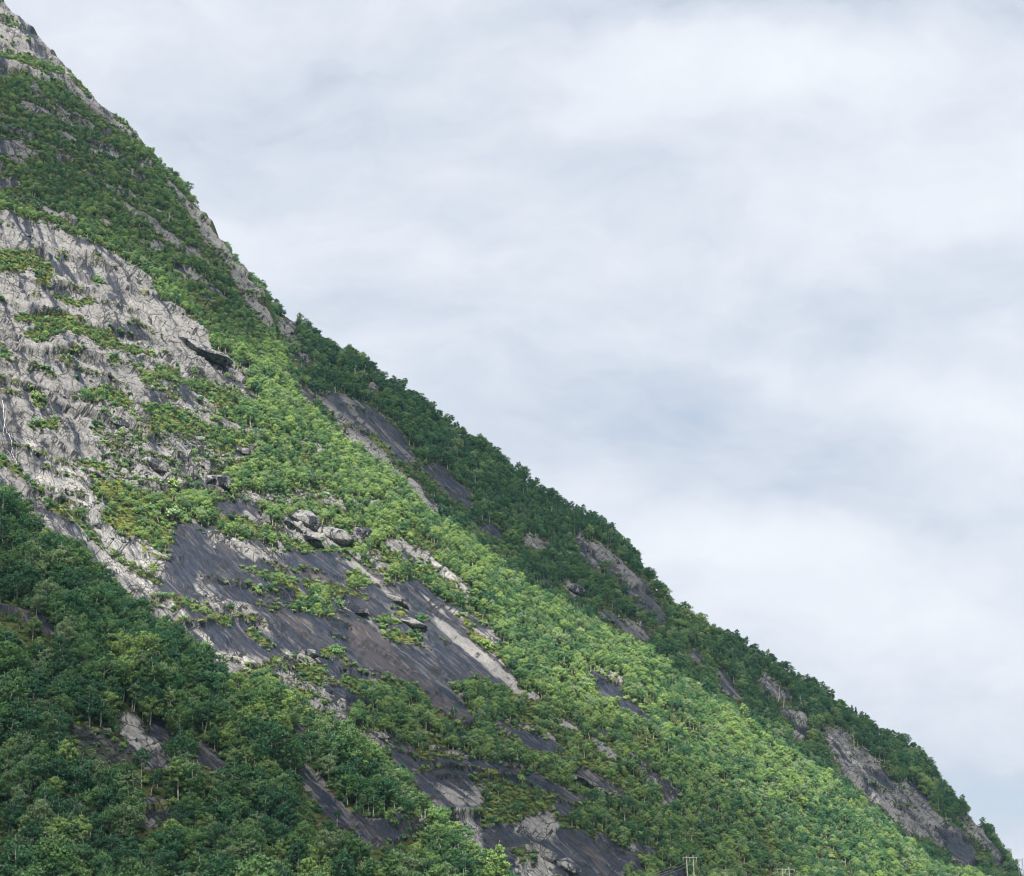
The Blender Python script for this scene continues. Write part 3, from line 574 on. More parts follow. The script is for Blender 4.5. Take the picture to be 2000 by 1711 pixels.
def shade_cloud_material(name, clear):
    m, t = new_mat(name)
    d = t.n('ShaderNodeBsdfDiffuse'); d.inputs[0].default_value = (.86, .87, .9, 1); tl = t.n('ShaderNodeBsdfTranslucent'); tl.inputs[0].default_value = (.8, .82, .86, 1)
    a = t.n('ShaderNodeMixShader'); a.inputs[0].default_value = .5; t.l(d.outputs[0], a.inputs[1]); t.l(tl.outputs[0], a.inputs[2])
    tp = t.n('ShaderNodeBsdfTransparent'); b = t.n('ShaderNodeMixShader'); b.inputs[0].default_value = math.sqrt(clear); t.l(a.outputs[0], b.inputs[1]); t.l(tp.outputs[0], b.inputs[2])
    o_ = t.n('ShaderNodeOutputMaterial'); t.l(b.outputs[0], o_.inputs[0]); return m

# ------------------------------------------------------------------ the slopes
def interp(poly, x):
    a = np.array(poly, float); return np.interp(x, a[:, 0], a[:, 1])
SKYLINE = [(-700, -900), (-60, -75), (0, -8), (30, 27), (54, 48), (78, 69), (102, 93), (120, 117), (150, 147), (168, 165), (210, 204), (240, 222), (261, 243), (282, 270), (300, 288), (324, 312), (351, 333), (369, 360), (384, 387), (399, 417),
           (432, 462), (450, 501), (480, 537), (510, 562), (528, 583), (560, 600), (594, 615), (614, 634), (656, 667), (680, 670), (722, 694), (755, 721), (785, 733), (806, 751), (836, 772), (866, 799), (890, 820), (932, 841), (962, 859),
           (986, 886), (1010, 907), (1040, 922), (1070, 940), (1120, 971), (1156, 983), (1204, 1019), (1222, 1043), (1258, 1082), (1276, 1118), (1309, 1157), (1324, 1175), (1354, 1190), (1384, 1211), (1444, 1229), (1465, 1253), (1525, 1277),
           (1555, 1301), (1608, 1331), (1627, 1350), (1651, 1371), (1689, 1390), (1716, 1412), (1769, 1439), (1794, 1457), (1812, 1479), (1834, 1506), (1858, 1541), (1883, 1554), (1899, 1584), (1931, 1606), (1942, 1627), (1966, 1657), (1985, 1686), (2000, 1703), (2060, 1770), (2300, 2020)]
SKY_OFF = [(-700, 2), (90, 4), (150, 6), (200, 10), (290, 14), (320, 22), (375, 24), (392, 12), (432, 5), (500, 6), (530, 16), (600, 26), (1300, 28), (1700, 22), (2300, 18)]
BEDGE = [(500, 560), (528, 600), (545, 660), (556, 715), (575, 757), (602, 790), (644, 805), (668, 847), (710, 874), (755, 904), (788, 931), (815, 955), (833, 979), (875, 1006), (925, 1052), (961, 1079), (1000, 1110), (1060, 1148), (1090, 1160), (1135, 1190),
         (1180, 1214), (1225, 1238), (1249, 1250), (1300, 1277), (1330, 1304), (1375, 1334), (1420, 1364), (1450, 1391), (1495, 1427), (1525, 1450), (1573, 1479), (1608, 1498), (1635, 1522), (1667, 1546), (1715, 1579), (1742, 1603), (1769, 1622), (1796, 1649),
         (1823, 1670), (1850, 1681), (1904, 1692), (1931, 1708), (2060, 1790), (2300, 2010)]
AEDGE = [(-700, 560), (0, 931), (18, 943), (39, 970), (63, 991), (84, 1015), (99, 1036), (120, 1033), (156, 1057), (168, 1084), (195, 1096), (210, 1117), (234, 1138), (276, 1150), (279, 1174), (330, 1198), (360, 1219), (384, 1240), (414, 1270), (435, 1295), (480, 1303),
         (510, 1315), (540, 1330), (570, 1350), (610, 1385), (670, 1418), (718, 1448), (754, 1475), (790, 1505), (814, 1538), (838, 1568), (868, 1601), (904, 1622), (940, 1670), (985, 1694), (1000, 1709), (1400, 2010)]
def ridge_B(x):
    x = np.asarray(x, float)
    sk = interp(SKYLINE, x) + interp(SKY_OFF, x); be = interp(BEDGE, x) + 24
    return np.where(x < 505, sk, np.where(x > 535, be, sk + (be-sk)*np.clip((x-505)/30, 0, 1)))
def ridge_C(x): return interp(SKYLINE, x) + interp(SKY_OFF, x)
def ridge_A(x): return interp(AEDGE, x) + 50
class Layer: pass
def layer(key, normal, anchor, ridge, x0, x1, step, smax, theta, amp):
    L = Layer(); L.key = key
    n = np.array(normal, float); n /= np.linalg.norm(n); L.n = n
    d = at_dir(anchor[0], anchor[1]); L.K = float(n @ (d/d[1]*anchor[2]))
    L.pv = np.array([-n[1], n[0], 0]); L.pv /= np.linalg.norm(L.pv)
    L.qv = np.cross(n, L.pv)
    if L.qv[2] < 0: L.qv = -L.qv
    L.ridge = ridge; L.theta = theta; L.amp = amp
    xs = np.concatenate([np.arange(-700, -60, 24) if x0 < 0 else np.array([]), np.arange(max(x0, -60), min(x1, 2050), step), np.arange(min(x1, 2050), x1+1, 24)])
    s = np.concatenate([np.array([0, 1.2]), np.arange(step, smax, step)])
    X, S = np.meshgrid(xs, s, indexing='ij'); Y = ridge(X) + S
    L.P, L.M = surface(L, X, Y, S)
    L.X, L.Y = X, Y; L.valid = (Y < 1900)
    return L
def flow(L, X, Y):
    tab = np.arange(-800, 2500, 10.0); th = np.interp(tab, [p[0] for p in L.theta], [p[1] for p in L.theta])
    g = np.cumsum(10.0/np.tan(np.radians(th))); G_ = np.interp(X, tab, g)
    a = (G_ - Y)/5*.75; b = (X + Y)*.7071/5
    if L.key == 'B':
        w = sst(1440, 1560, Y)*sst(780, 830, X)*(1 - sst(1150, 1320, X))
        pass
    return a, b
def surface(L, X, Y, S=None):
    if S is None: S = Y - L.ridge(X)
    d = at_dir(X, Y); d = d/d[..., 1:2]
    nd = d @ L.n
    t = L.K/np.minimum(nd, -0.06)
    base = d*t[..., None]
    p = base @ L.pv; q = base @ L.qv
    M = sample(MASK[L.key], X, Y)
    # depth swells, along the line of sight only
    dd = (fbm(p/95, q/80, 3, 4) - .5)*2*L.amp + 24*np.exp(-np.maximum(S, 0)/70.0)
    base = d*(t + dd)[..., None]
    T_, B_, G_, R_, D_, Wp, N_, S_ = M
    lw = sst(.1, .2, T_)*(1 - sst(.70, .85, T_))*(R_ < .35)
    pch = sst(.55, .62, fbm(p/20 + .3*q/12, q/11, 141, 4))*lw
    M = M.copy(); M[3] = np.maximum(M[3], pch*.95); M[0] = M[0]*(1 - pch); M[7] = np.where(pch > .3, 1.1, M[7]); M[4] = np.where(pch > .3, .34, M[4])
    T_, B_, G_, R_, D_, Wp, N_, S_ = M
    rk = sst(.3, .7, R_)
    # ledges: overhanging lips along the contour
    h = 0.0; turf = np.zeros(X.shape); seep = np.zeros(X.shape)
    for per, A0, sd_ in ((31.0, 2.3, 51), (12.0, 1.4, 61), (5.0, .5, 71)):
        ph = (q + .10*p)/per + (fbm(p/(per*2.6), q/(per*1.4), sd_, 4) - .5)*2.6
        fr = ph - np.floor(ph)
        lo_ = .50 if per > 20 else .44
        ex = sst(lo_, lo_ + .2, vn(p/(per*1.3) + np.floor(ph)*7.7, np.floor(ph)*3.1, sd_+5))
        if per > 4: exn = sst(lo_, lo_ + .2, vn(p/(per*1.3) + (np.floor(ph)+1)*7.7, (np.floor(ph)+1)*3.1, sd_+5)); seep = np.maximum(seep, exn*sst(.35 if per < 20 else .5, .97, fr)*sst(.3, .7, vn(p/3.3, q/9, sd_+9))*(1 if per > 20 else .7))
        prof = np.where(fr < .07, fr/.07, ((1-fr)/.93)**1.6)
        h = h + A0*ex*prof*(0.55 + .45*S_)
        if per > 10: turf = np.maximum(turf, ex*sst(.05, .08, fr)*(1-sst(.07 if per > 20 else .11, .14 if per > 20 else .22, fr))*sst(.35, .6, vn(p/9, q/9, 131)))
    pr, qr = p + 5*(fbm(p/14, q/14, 81, 3)-.5), q + 5*(fbm(p/14, q/14, 85, 3)-.5)
    e, z = facets((pr + .55*qr)/13.0, qr/19.0, 91)
    h = h + z*1.6*(.25+.75*S_) - .9*np.exp(-e/.028)*S_
    e, z = facets((pr + .3*qr)/5.5, qr/8.0, 95)
    h = h + (z*.6 - .45*np.exp(-e/.04))*S_
    e, z = facets(pr/2.3, qr/3.0, 97)
    h = h + (z*.22)*np.clip(S_, 0, 1.2)**2
    h = h + (fbm(p/7, q/7, 99, 4, .5)-.5)*.9*(.3+.7*S_)
    fa, fb = flow(L, X, Y)
    h = h + (fbm(fa/5.5, fb/40, 77, 3)-.5)*.5*np.clip((X-150)/350, .0, 1)
    h = h*(.12 + .88*rk)
    h = h + (fbm(p/5, q/5, 111, 3)-.5)*1.6*(1-rk)
    base = base + L.n*h[..., None]
    turf = turf*rk*(1 - .8*np.clip(N_, 0, 1))
    M = M.copy(); M[4] = M[4] + .5*seep - .06*rk; M[1] = np.maximum(M[1], .8*M[3]*(1-M[3])); M[3] = M[3]*(1 - .95*turf); M[1] = np.maximum(M[1], turf*.42); M[2] = np.maximum(M[2], turf*1.0)
    return base + CAM*np.array([0, 0, 1]), M
def build_layer(L, name, label):
    P_, M, X, Y, V = L.P, L.M, L.X, L.Y, L.valid
    fa, fb = flow(L, X, Y)
    nx, ns = X.shape
    idx = -np.ones((nx, ns), np.int64); idx[V] = np.arange(V.sum())
    verts = [P_[V]]; m1 = [np.stack([M[3][V], M[4][V], M[5][V], np.ones(V.sum())], -1)]
    m2 = [np.stack([M[6][V], M[2][V], M[7][V], np.ones(V.sum())], -1)]; kk = np.clip((420 - X[V])/420, 0, 1) if L.key == 'B' else 0*fa[V]
    fl = [np.stack([fa[V], fb[V], kk], -1)]
    a, b, c, d = idx[:-1, :-1], idx[1:, :-1], idx[1:, 1:], idx[:-1, 1:]
    ok = (a >= 0) & (b >= 0) & (c >= 0) & (d >= 0)
    faces = [np.stack([a[ok], d[ok], c[ok], b[ok]], -1)]
    n = int(V.sum())
    def add_block(Pb, f_m1, f_m2, flip=False):
        nonlocal n
        I = np.arange(Pb.shape[0]*Pb.shape[1]).reshape(Pb.shape[:2]) + n
        k = I.size; verts.append(Pb.reshape(-1, 3)); m1.append(np.tile(f_m1, (k, 1))); m2.append(np.tile(f_m2, (k, 1))); fl.append(Pb.reshape(-1, 3)*np.array([.2, .2, 0]))
        q = np.stack([I[:-1, :-1], I[:-1, 1:], I[1:, 1:], I[1:, :-1]], -1).reshape(-1, 4)
        faces.append(q[:, ::-1] if flip else q); n += k
    # the far side of the ridge falls away
    vis = L.ridge(X[:, 0]) < 1900
    R0 = P_[vis, 0, :]
    back = [R0]
    for dist, drop in ((.5, .02), (2, .3), (6, 1.8), (14, 6), (35, 22), (80, 62), (170, 150), (330, 300)):
        off = np.array([.18*dist, dist, -drop]); back.append(R0 + off)
    Bk = np.stack(back, 1)
    add_block(Bk, (0.1, .3, .1, 1), (0.1, .3, .6, 1), True)
    # below the frame the slope runs out to the valley floor
    xs = np.arange(X.min(), X.max(), 40.0); y0 = np.maximum(1890, L.ridge(xs)); k = np.linspace(0, 1, 9)
    Xb = np.repeat(xs[:, None], 9, 1); Yb = y0[:, None] + (np.maximum(2030, y0+10)[:, None] - y0[:, None])*k
    Pb, Mb = surface(L, Xb, Yb)
    add_block(Pb, (0.0, .3, 0, 1), (0, .4, .5, 1))
    me = new_mesh(name, np.concatenate(verts), np.concatenate(faces), [M_ROCK], smooth=True)
    for nm, arr in (('mask1', m1), ('mask2', m2)):
        at = me.attributes.new(nm, 'FLOAT_COLOR', 'POINT'); at.data.foreach_set('color', np.concatenate(arr).astype(np.float32).ravel())
    at = me.attributes.new('flow', 'FLOAT_VECTOR', 'POINT'); at.data.foreach_set('vector', np.concatenate(fl).astype(np.float32).ravel())
    return obj(name, me, label=label, kind='structure')

LB = layer('B', (.5275, -.52, .669), (600, 1100, 650), ridge_B, -700, 2300, 2.6, 2750, [(-800, 20), (0, 20), (200, 26), (350, 40), (600, 50), (2500, 50)], 9.0)
LC = layer('C', (.557, -.49, .669), (1200, 1100, 980), ridge_C, 440, 2300, 2.6, 330, [(-800, 42), (2500, 42)], 12.0)
LA = layer('A', (.289, -.572, .766), (300, 1400, 420), ridge_A, -700, 1400, 3.0, 1250, [(-800, 45), (2500, 45)], 6.0)
build_layer(LB, 'mountain_slope', 'steep main mountainside with grey slabs, ledges and birch woods')
build_layer(LC, 'mountain_slope', 'farther spur of the mountain under dark forest and narrow cliffs')
build_layer(LA, 'mountain_slope', 'lower spur of the mountain under dense dark birch forest')
gm = new_mesh('ground', [(-4000, -4000, 0), (4000, -4000, 0), (4000, 6000, 0), (-4000, 6000, 0)], [(0, 1, 2, 3)], [M_GROUND])
obj('ground', gm, kind='structure', label='flat green valley floor')

def locate(L, px, py):
    """a point on the slope that stands at this pixel (first surface point by column lookup)"""
    Pp, _ = surface(L, np.array([float(px)]), np.array([float(py)]))
    return Pp[0]

# ------------------------------------------------------------------ unseen clouds, added and outlined to shade chosen parts of the mountain
CZ = 1450.0
def to_cloud(pt):
    k = (CZ - pt[2])/SUN_TO[2]; return pt + SUN_TO*k
def plane_pt(L, px, py):
    d = at_dir(px, py); d = d/d[1]; return d*(L.K/min(float(d @ L.n), -.06)) + np.array([0, 0, 1.7])
SHADE = [('A', [(-500, 700), (-60, 920), (200, 1120), (420, 1310), (600, 1400), (760, 1510), (880, 1640), (1050, 1760), (1000, 1900), (-500, 1900)]),
         ('B', [(-300, 100), (0, 140), (110, 130), (150, 150), (300, 300), (400, 430), (530, 600), (560, 735), (480, 660), (400, 560), (330, 470), (230, 350), (150, 260), (0, 200), (-300, 180)]),
         ('C', [(450, 470), (560, 560), (1000, 860), (1300, 1100), (1700, 1350), (2050, 1680), (2300, 1950), (2000, 1800), (1800, 1680), (1500, 1450), (1200, 1250), (900, 1060), (700, 890), (560, 760)]),
         ('B', [(-300, 140), (0, 130), (120, 190), (230, 330), (330, 470), (420, 590), (500, 700), (400, 650), (330, 560), (250, 480), (130, 440), (0, 410), (-300, 400)]),
         ('B', [(640, 1340), (760, 1360), (900, 1390), (1040, 1440), (1150, 1480), (1250, 1530), (1420, 1610), (1560, 1700), (1700, 1800), (900, 1850), (760, 1560), (640, 1440)])]
def shade_cloud(shade, mat, label):
    cpolys = []
    for k, pts in shade:
        L = {'A': LA, 'B': LB, 'C': LC}[k]
        cpolys.append(np.array([to_cloud(plane_pt(L, x, y))[:2] for x, y in pts]))
    allp = np.concatenate(cpolys); cx0, cy0 = allp.min(0) - 40; cx1, cy1 = allp.max(0) + 40
    cs = 7.0
    cgx = np.arange(cx0, cx1, cs); cgy = np.arange(cy0, cy1, cs)
    CXg, CYg = np.meshgrid(cgx, cgy, indexing='ij')
    WX = CXg + (fbm(CXg/40, CYg/40, 201, 4)-.5)*40; WY = CYg + (fbm(CXg/40, CYg/40, 207, 4)-.5)*40
    cm = np.zeros(CXg.shape, np.float32)
    for q in cpolys:
        ins = np.zeros(CXg.shape, bool)
        for k in range(len(q)):
            x1, y1 = q[k]; x2, y2 = q[k-1]
            if y1 == y2: continue
            ins ^= ((y1 > WY) != (y2 > WY)) & (WX < (x2-x1)*(WY-y1)/(y2-y1+1e-9) + x1)
        cm = np.maximum(cm, ins)
    cmb = box_blur(cm, 2)
    thick = np.maximum(cmb - .45, 0)
    I = -np.ones(CXg.shape, np.int64); on = cmb > .45
    n_on = int(on.sum()); I[on] = np.arange(n_on)
    lump = fbm(CXg/30, CYg/30, 221, 5)
    top = np.stack([CXg[on], CYg[on], CZ + (thick*140*(.4+lump))[on]], -1); bot = np.stack([CXg[on], CYg[on], CZ - (thick*30*(.4+lump))[on] - .5], -1)
    a, b, c, d = I[:-1, :-1], I[1:, :-1], I[1:, 1:], I[:-1, 1:]
    ok = (a >= 0) & (b >= 0) & (c >= 0) & (d >= 0)
    fq = np.stack([a[ok], b[ok], c[ok], d[ok]], -1)
    cme = new_mesh('shade_cloud', np.concatenate([top, bot]), np.concatenate([fq, fq[:, ::-1] + n_on]), [mat], smooth=True)
    obj('shade_cloud', cme, kind='structure', label=label)

shade_cloud(SHADE[:1], shade_cloud_material('near_shade_vapour', .24), 'unseen cloudbank added to shade the lower spur')
shade_cloud(SHADE[2:3], shade_cloud_material('far_shade_vapour', .30), 'unseen cloudbank added to shade the far spur')
shade_cloud(SHADE[1:2] + SHADE[3:], shade_cloud_material('veil_shade_vapour', .34), 'unseen veil added to dim the upper forest and lower main face')

# ------------------------------------------------------------------ trees
def tube(pts, rad, sides=5):
    pts = np.asarray(pts, float); n = len(pts); V = []; Fc = []
    for i in range(n):
        tdir = pts[min(i+1, n-1)] - pts[max(i-1, 0)]; tdir /= (np.linalg.norm(tdir)+1e-9)
        a = np.cross(tdir, [0, 0, 1.0]) if abs(tdir[2]) < .9 else np.cross(tdir, [1.0, 0, 0]); a /= np.linalg.norm(a); b = np.cross(tdir, a)
        for k in range(sides):
            an = 2*math.pi*k/sides; V.append(pts[i] + (a*math.cos(an) + b*math.sin(an))*rad[i])
    for i in range(n-1):
        for k in range(sides):
            Fc.append((i*sides+k, i*sides+(k+1) % sides, (i+1)*sides+(k+1) % sides, (i+1)*sides+k))
    return np.array(V), np.array(Fc)
def join(parts):
    V = []; Fc = []; n = 0
    for v, f in parts: V.append(v); Fc.append(f + n); n += len(v)
    return np.concatenate(V), np.concatenate(Fc)
def leaf_quads(centers, outward, size, r, flat=0.0, aspect=.62):
    n = len(centers)
    nrm = outward*.9 + r.normal(size=(n, 3))*.75 + np.array([0, 0, .35 + flat]); nrm /= np.linalg.norm(nrm, axis=1, keepdims=True)
    a = np.cross(nrm, r.normal(size=(n, 3))); a /= np.linalg.norm(a, axis=1, keepdims=True); b = np.cross(nrm, a)
    sz = size*(.6 + .8*r.random((n, 1)))
    V = np.stack([centers - a*sz*.5, centers + b*sz*.5*aspect, centers + a*sz*.5, centers - b*sz*.5*aspect + nrm*sz*.12], 1).reshape(-1, 3)
    return V, np.arange(4*n).reshape(-1, 4)
def birch(seed, H=8.0, width=2.3, crown0=.28, nl=2200, leaf=.34, sprays=26, stems=1, lean=.06, droop=.25):
    r = np.random.default_rng(seed); parts = []; lobes = []
    for s in range(stems):
        la = r.random()*6.28; hs = H*(1 - .15*s*r.random()); k = np.linspace(0, 1, 7)
        off = np.array([math.cos(la), math.sin(la)])*hs*(lean + .10*s)
        path = np.stack([off[0]*k**1.5 + .12*np.sin(k*7+seed), off[1]*k**1.5 + .12*np.cos(k*6+seed), hs*k*.96 - .6*(k == 0)], -1)
        parts.append(tube(path, .115*(1-k)**.8*(H/8) + .02))
        for i in range(sprays//stems):
            f = crown0 + (1-crown0)*((i+.5)/(sprays/stems))**.9; an = i*2.4 + r.random()*1.2
            hh = (f-crown0)/(1-crown0)
            prof = math.sin(math.pi*min(1, (hh*.86+.17)))**.7
            ln = width*prof*(.55 + .55*r.random())
            st = np.array([np.interp(f*.92, k, path[:, j]) for j in range(3)])
            end = st + np.array([math.cos(an)*ln, math.sin(an)*ln, ln*(.55 - droop*r.random())])
            mid = (st+end)/2 + np.array([0, 0, .12*ln])
            if i % 2 == 0: parts.append(tube([st, mid, end], [.05*(H/8), .035, .012], 4))
            rad = (.42 + .34*r.random())*width/2.3*(.75 + .5*prof)
            lobes.append((end, rad, r.random())); 
            if ln > 1.1: lobes.append((st*.45 + end*.55 + r.normal(size=3)*.2, rad*.85, r.random()))
    V, Fc = join(parts)
    C = []; O = []; Tn = []
    wts = np.array([l[1]**2 for l in lobes]); wts /= wts.sum()
    for (cpt, rad, tn), w in zip(lobes, wts):
        m = max(6, int(nl*w)); dv = r.normal(size=(m, 3)); dv /= np.linalg.norm(dv, axis=1, keepdims=True)
        rr = rad*(.45 + .6*r.random((m, 1))); pts = cpt + dv*rr*np.array([1.15, 1.15, .75])
        C.append(pts); O.append(dv); Tn.append(np.clip(tn*.6 + .4*r.random(m), 0, 1))
    C = np.concatenate(C); O = np.concatenate(O); Tn = np.concatenate(Tn)
    LV, LF = leaf_quads(C, O, leaf, r)
    ctr = np.array([0, 0, H*.5]); cg = (C - ctr)/np.array([width, width, H*.5]); cg /= np.linalg.norm(cg, axis=1, keepdims=True) + .2
    CN = O*.75 + cg*.6 + np.array([0, 0, .35])
    return (V, Fc), (LV, LF, Tn, CN)
def bush(seed, w=1.5, h=1.3, nl=420, leaf=.34):
    r = np.random.default_rng(seed); lobes = []; parts = []
    for i in range(9):
        an = r.random()*6.28; d = w*.55*math.sqrt(r.random()); z = h*(.25 + .6*r.random())*(1-.35*d/w)
        lobes.append((np.array([math.cos(an)*d, math.sin(an)*d, z]), .38+.3*r.random(), r.random()))
        parts.append(tube([[0, 0, -.3], [math.cos(an)*d*.5, math.sin(an)*d*.5, z*.5], lobes[-1][0]], [.04, .03, .01], 3))
    C = []; O = []; Tn = []
    for cpt, rad, tn in lobes:
        m = nl//9; dv = r.normal(size=(m, 3)); dv /= np.linalg.norm(dv, axis=1, keepdims=True)
        C.append(cpt + dv*rad*(.4+.7*r.random((m, 1)))*w/1.5); O.append(dv); Tn.append(np.clip(tn*.5+.5*r.random(m), 0, 1))
    O = np.concatenate(O); LV, LF = leaf_quads(np.concatenate(C), O, leaf, r)
    return join(parts), (LV, LF, np.concatenate(Tn), O + np.array([0, 0, .45]))
def fir(seed, H=8.0):
    r = np.random.default_rng(seed); parts = [tube([[0, 0, -.5], [.05, 0, H*.5], [0, .05, H]], [.14, .09, .02])]; C = []; O = []
    for i in range(60):
        f = .12 + .86*i/60; an = i*2.4; ln = 1.75*(1-f)**.75*(.6+.6*r.random()) + .12; z = H*f
        m = int(10 + 20*ln); k = r.random((m, 1))
        dv = np.array([math.cos(an), math.sin(an), -.18]); C.append(np.array([0, 0, z]) + dv*ln*k + r.normal(size=(m, 3))*np.array([.14, .14, .09])); O.append(np.tile([0, 0, 1.0], (m, 1)))
    C = np.concatenate(C); LV, LF = leaf_quads(C, np.concatenate(O), .34, r, .3)
    return join(parts), (LV, LF, r.random(len(C)), C*np.array([.7, .7, 0]) + np.array([0, 0, .6]))
def snag(seed, H=8.0):
    r = np.random.default_rng(seed); k = np.linspace(0, 1, 6)
    path = np.stack([.5*k*math.sin(seed), .5*k*math.cos(seed*2), H*k - .5*(k == 0)], -1) + r.normal(size=(6, 3))*.09
    parts = [tube(path, .22*(1-k)+.06, 5)]
    for i in range(9):
        f = .3 + .65*r.random(); st = np.array([np.interp(f, k, path[:, j]) for j in range(3)]); an = r.random()*6.28; ln = .8+1.4*r.random()
        md = st + np.array([math.cos(an)*ln*.5, math.sin(an)*ln*.5, ln*.35]); parts.append(tube([st, md, md + np.array([math.cos(an+.5)*ln*.5, math.sin(an+.5)*ln*.5, ln*.4])], [.07, .05, .02], 4))
    return join(parts)

SHAPES = {}
for i in range(5): SHAPES['full%d' % i] = birch(20+i, 8.0, 2.2+.25*(i % 3), .20, 2300, .34, 28, 1+(i % 2))
for i in range(3): SHAPES['slim%d' % i] = birch(40+i, 8.6, 1.55, .42, 1200, .34, 20, 1, .10)
for i in range(2): SHAPES['clump%d' % i] = birch(60+i, 6.2, 2.5, .12, 2100, .35, 30, 3, .15)
TONES = ['dark green', 'mid green', 'yellow-green', 'grey-green']
VAR = []     # (shape, tone, crown mesh, trunk mesh, joined mesh)
def variant(shape, tone, trunk_lf, leaf_mat, bark):
    (V, Fc), (LV, LF, Tn, CN) = trunk_lf
    crown = new_mesh('crown', LV, LF, [leaf_mat], fcol=Tn, smooth=False, cn=CN)
    trunk = new_mesh('trunk', V, Fc, [bark], fcol=np.zeros(len(Fc)), smooth=True)
    both = new_mesh('tree', np.concatenate([V, LV]), np.concatenate([Fc, LF+len(V)]), [bark, leaf_mat], matidx=np.r_[np.zeros(len(Fc), int), np.ones(len(LF), int)], fcol=np.r_[np.zeros(len(Fc)), Tn], cn=np.concatenate([np.zeros((len(Fc), 3)), CN]))
    return dict(shape=shape, tone=tone, crown=crown, trunk=trunk, both=both)
for k in sorted(SHAPES):
    for tn in TONES: VAR.append(variant(k, tn, SHAPES[k], M_LEAF[tn], M_BARK))
BUSHV = [variant('bush', tn, bush(80+i), M_LEAF[tn], M_BARK) for i, tn in enumerate(TONES + ['mid green', 'yellow-green'])]
FIRV = [variant('fir', 'dark', fir(90+i), M_FIR, M_BARK) for i in range(2)]
SNAGV = [new_mesh('trunk', *snag(100+i), [M_DEAD], smooth=True) for i in range(3)]
def tuft(seed):
    r = np.random.default_rng(seed); n = 46; C = r.normal(size=(n, 3))*np.array([.55, .55, .1]) + np.array([0, 0, .12])
    V, Fc = leaf_quads(C, np.tile([0, 0, .2], (n, 1)), .42, r, aspect=.35); return new_mesh('tuft', V, Fc, [M_GRASS], fcol=r.random(n))
TUFTS = [tuft(i) for i in range(3)]

# ------------------------------------------------------------------ scattering over the slopes (even per square metre of ground)
def scatter(L, cell, chan, lim, thr_rock=.5, seed=0, power=1.0, xlim=(-330, 2260)):
    r = np.random.default_rng(seed); P_, M, X, Y, V = L.P, L.M, L.X, L.Y, L.valid
    e1 = P_[1:, :-1] - P_[:-1, :-1]; e2 = P_[:-1, 1:] - P_[:-1, :-1]
    area = np.linalg.norm(np.cross(e1, e2), axis=-1)
    okq = V[:-1, :-1] & V[1:, 1:] & V[:-1, 1:] & V[1:, :-1] & (X[:-1, :-1] > xlim[0]) & (X[1:, 1:] < xlim[1]) & (Y[:-1, :-1] > -420) & (Y[1:, 1:] < 1895)
    area = np.where(okq, np.minimum(area, np.where(X[:-1, :-1] < -60, 14., 3.)), 0).ravel()
    tot = area.sum(); nn = int(tot/(cell*cell)*5)
    cdf = np.cumsum(area); qi = np.searchsorted(cdf, r.random(nn)*tot); i, j = np.unravel_index(np.minimum(qi, len(cdf)-1), okq.shape)
    a, b = r.random(nn), r.random(nn)
    pt = P_[i, j] + e1[i, j]*a[:, None] + e2[i, j]*b[:, None]
    px = X[i, j] + (X[i+1, j]-X[i, j])*a; py = Y[i, j] + (Y[i, j+1]-Y[i, j])*b + (Y[i+1, j]-Y[i, j])*a
    dens = M[chan][i, j]; rk = M[3][i, j]
    p = pt @ L.pv; q = pt @ L.qv
    jit = (fbm(p/11, q/11, 301+seed, 3)-.5)
    gap = sst(.30, .43, fbm(p/13 + 31, q/13, 351, 4)) if chan == 0 else 1.0
    keep = (r.random(nn) < np.clip((dens + jit*.25)*lim, 0, 1)**power*gap) & (rk < thr_rock)
    ci = np.floor(p/cell).astype(np.int64)*100003 + np.floor(q/cell).astype(np.int64)
    idx = np.nonzero(keep)[0]
    _, first = np.unique(ci[idx], return_index=True); idx = idx[first]
    return dict(pt=pt[idx], px=px[idx], py=py[idx], T=M[0][i, j][idx], S=(py-L.ridge(px))[idx], G=M[2][i, j][idx])

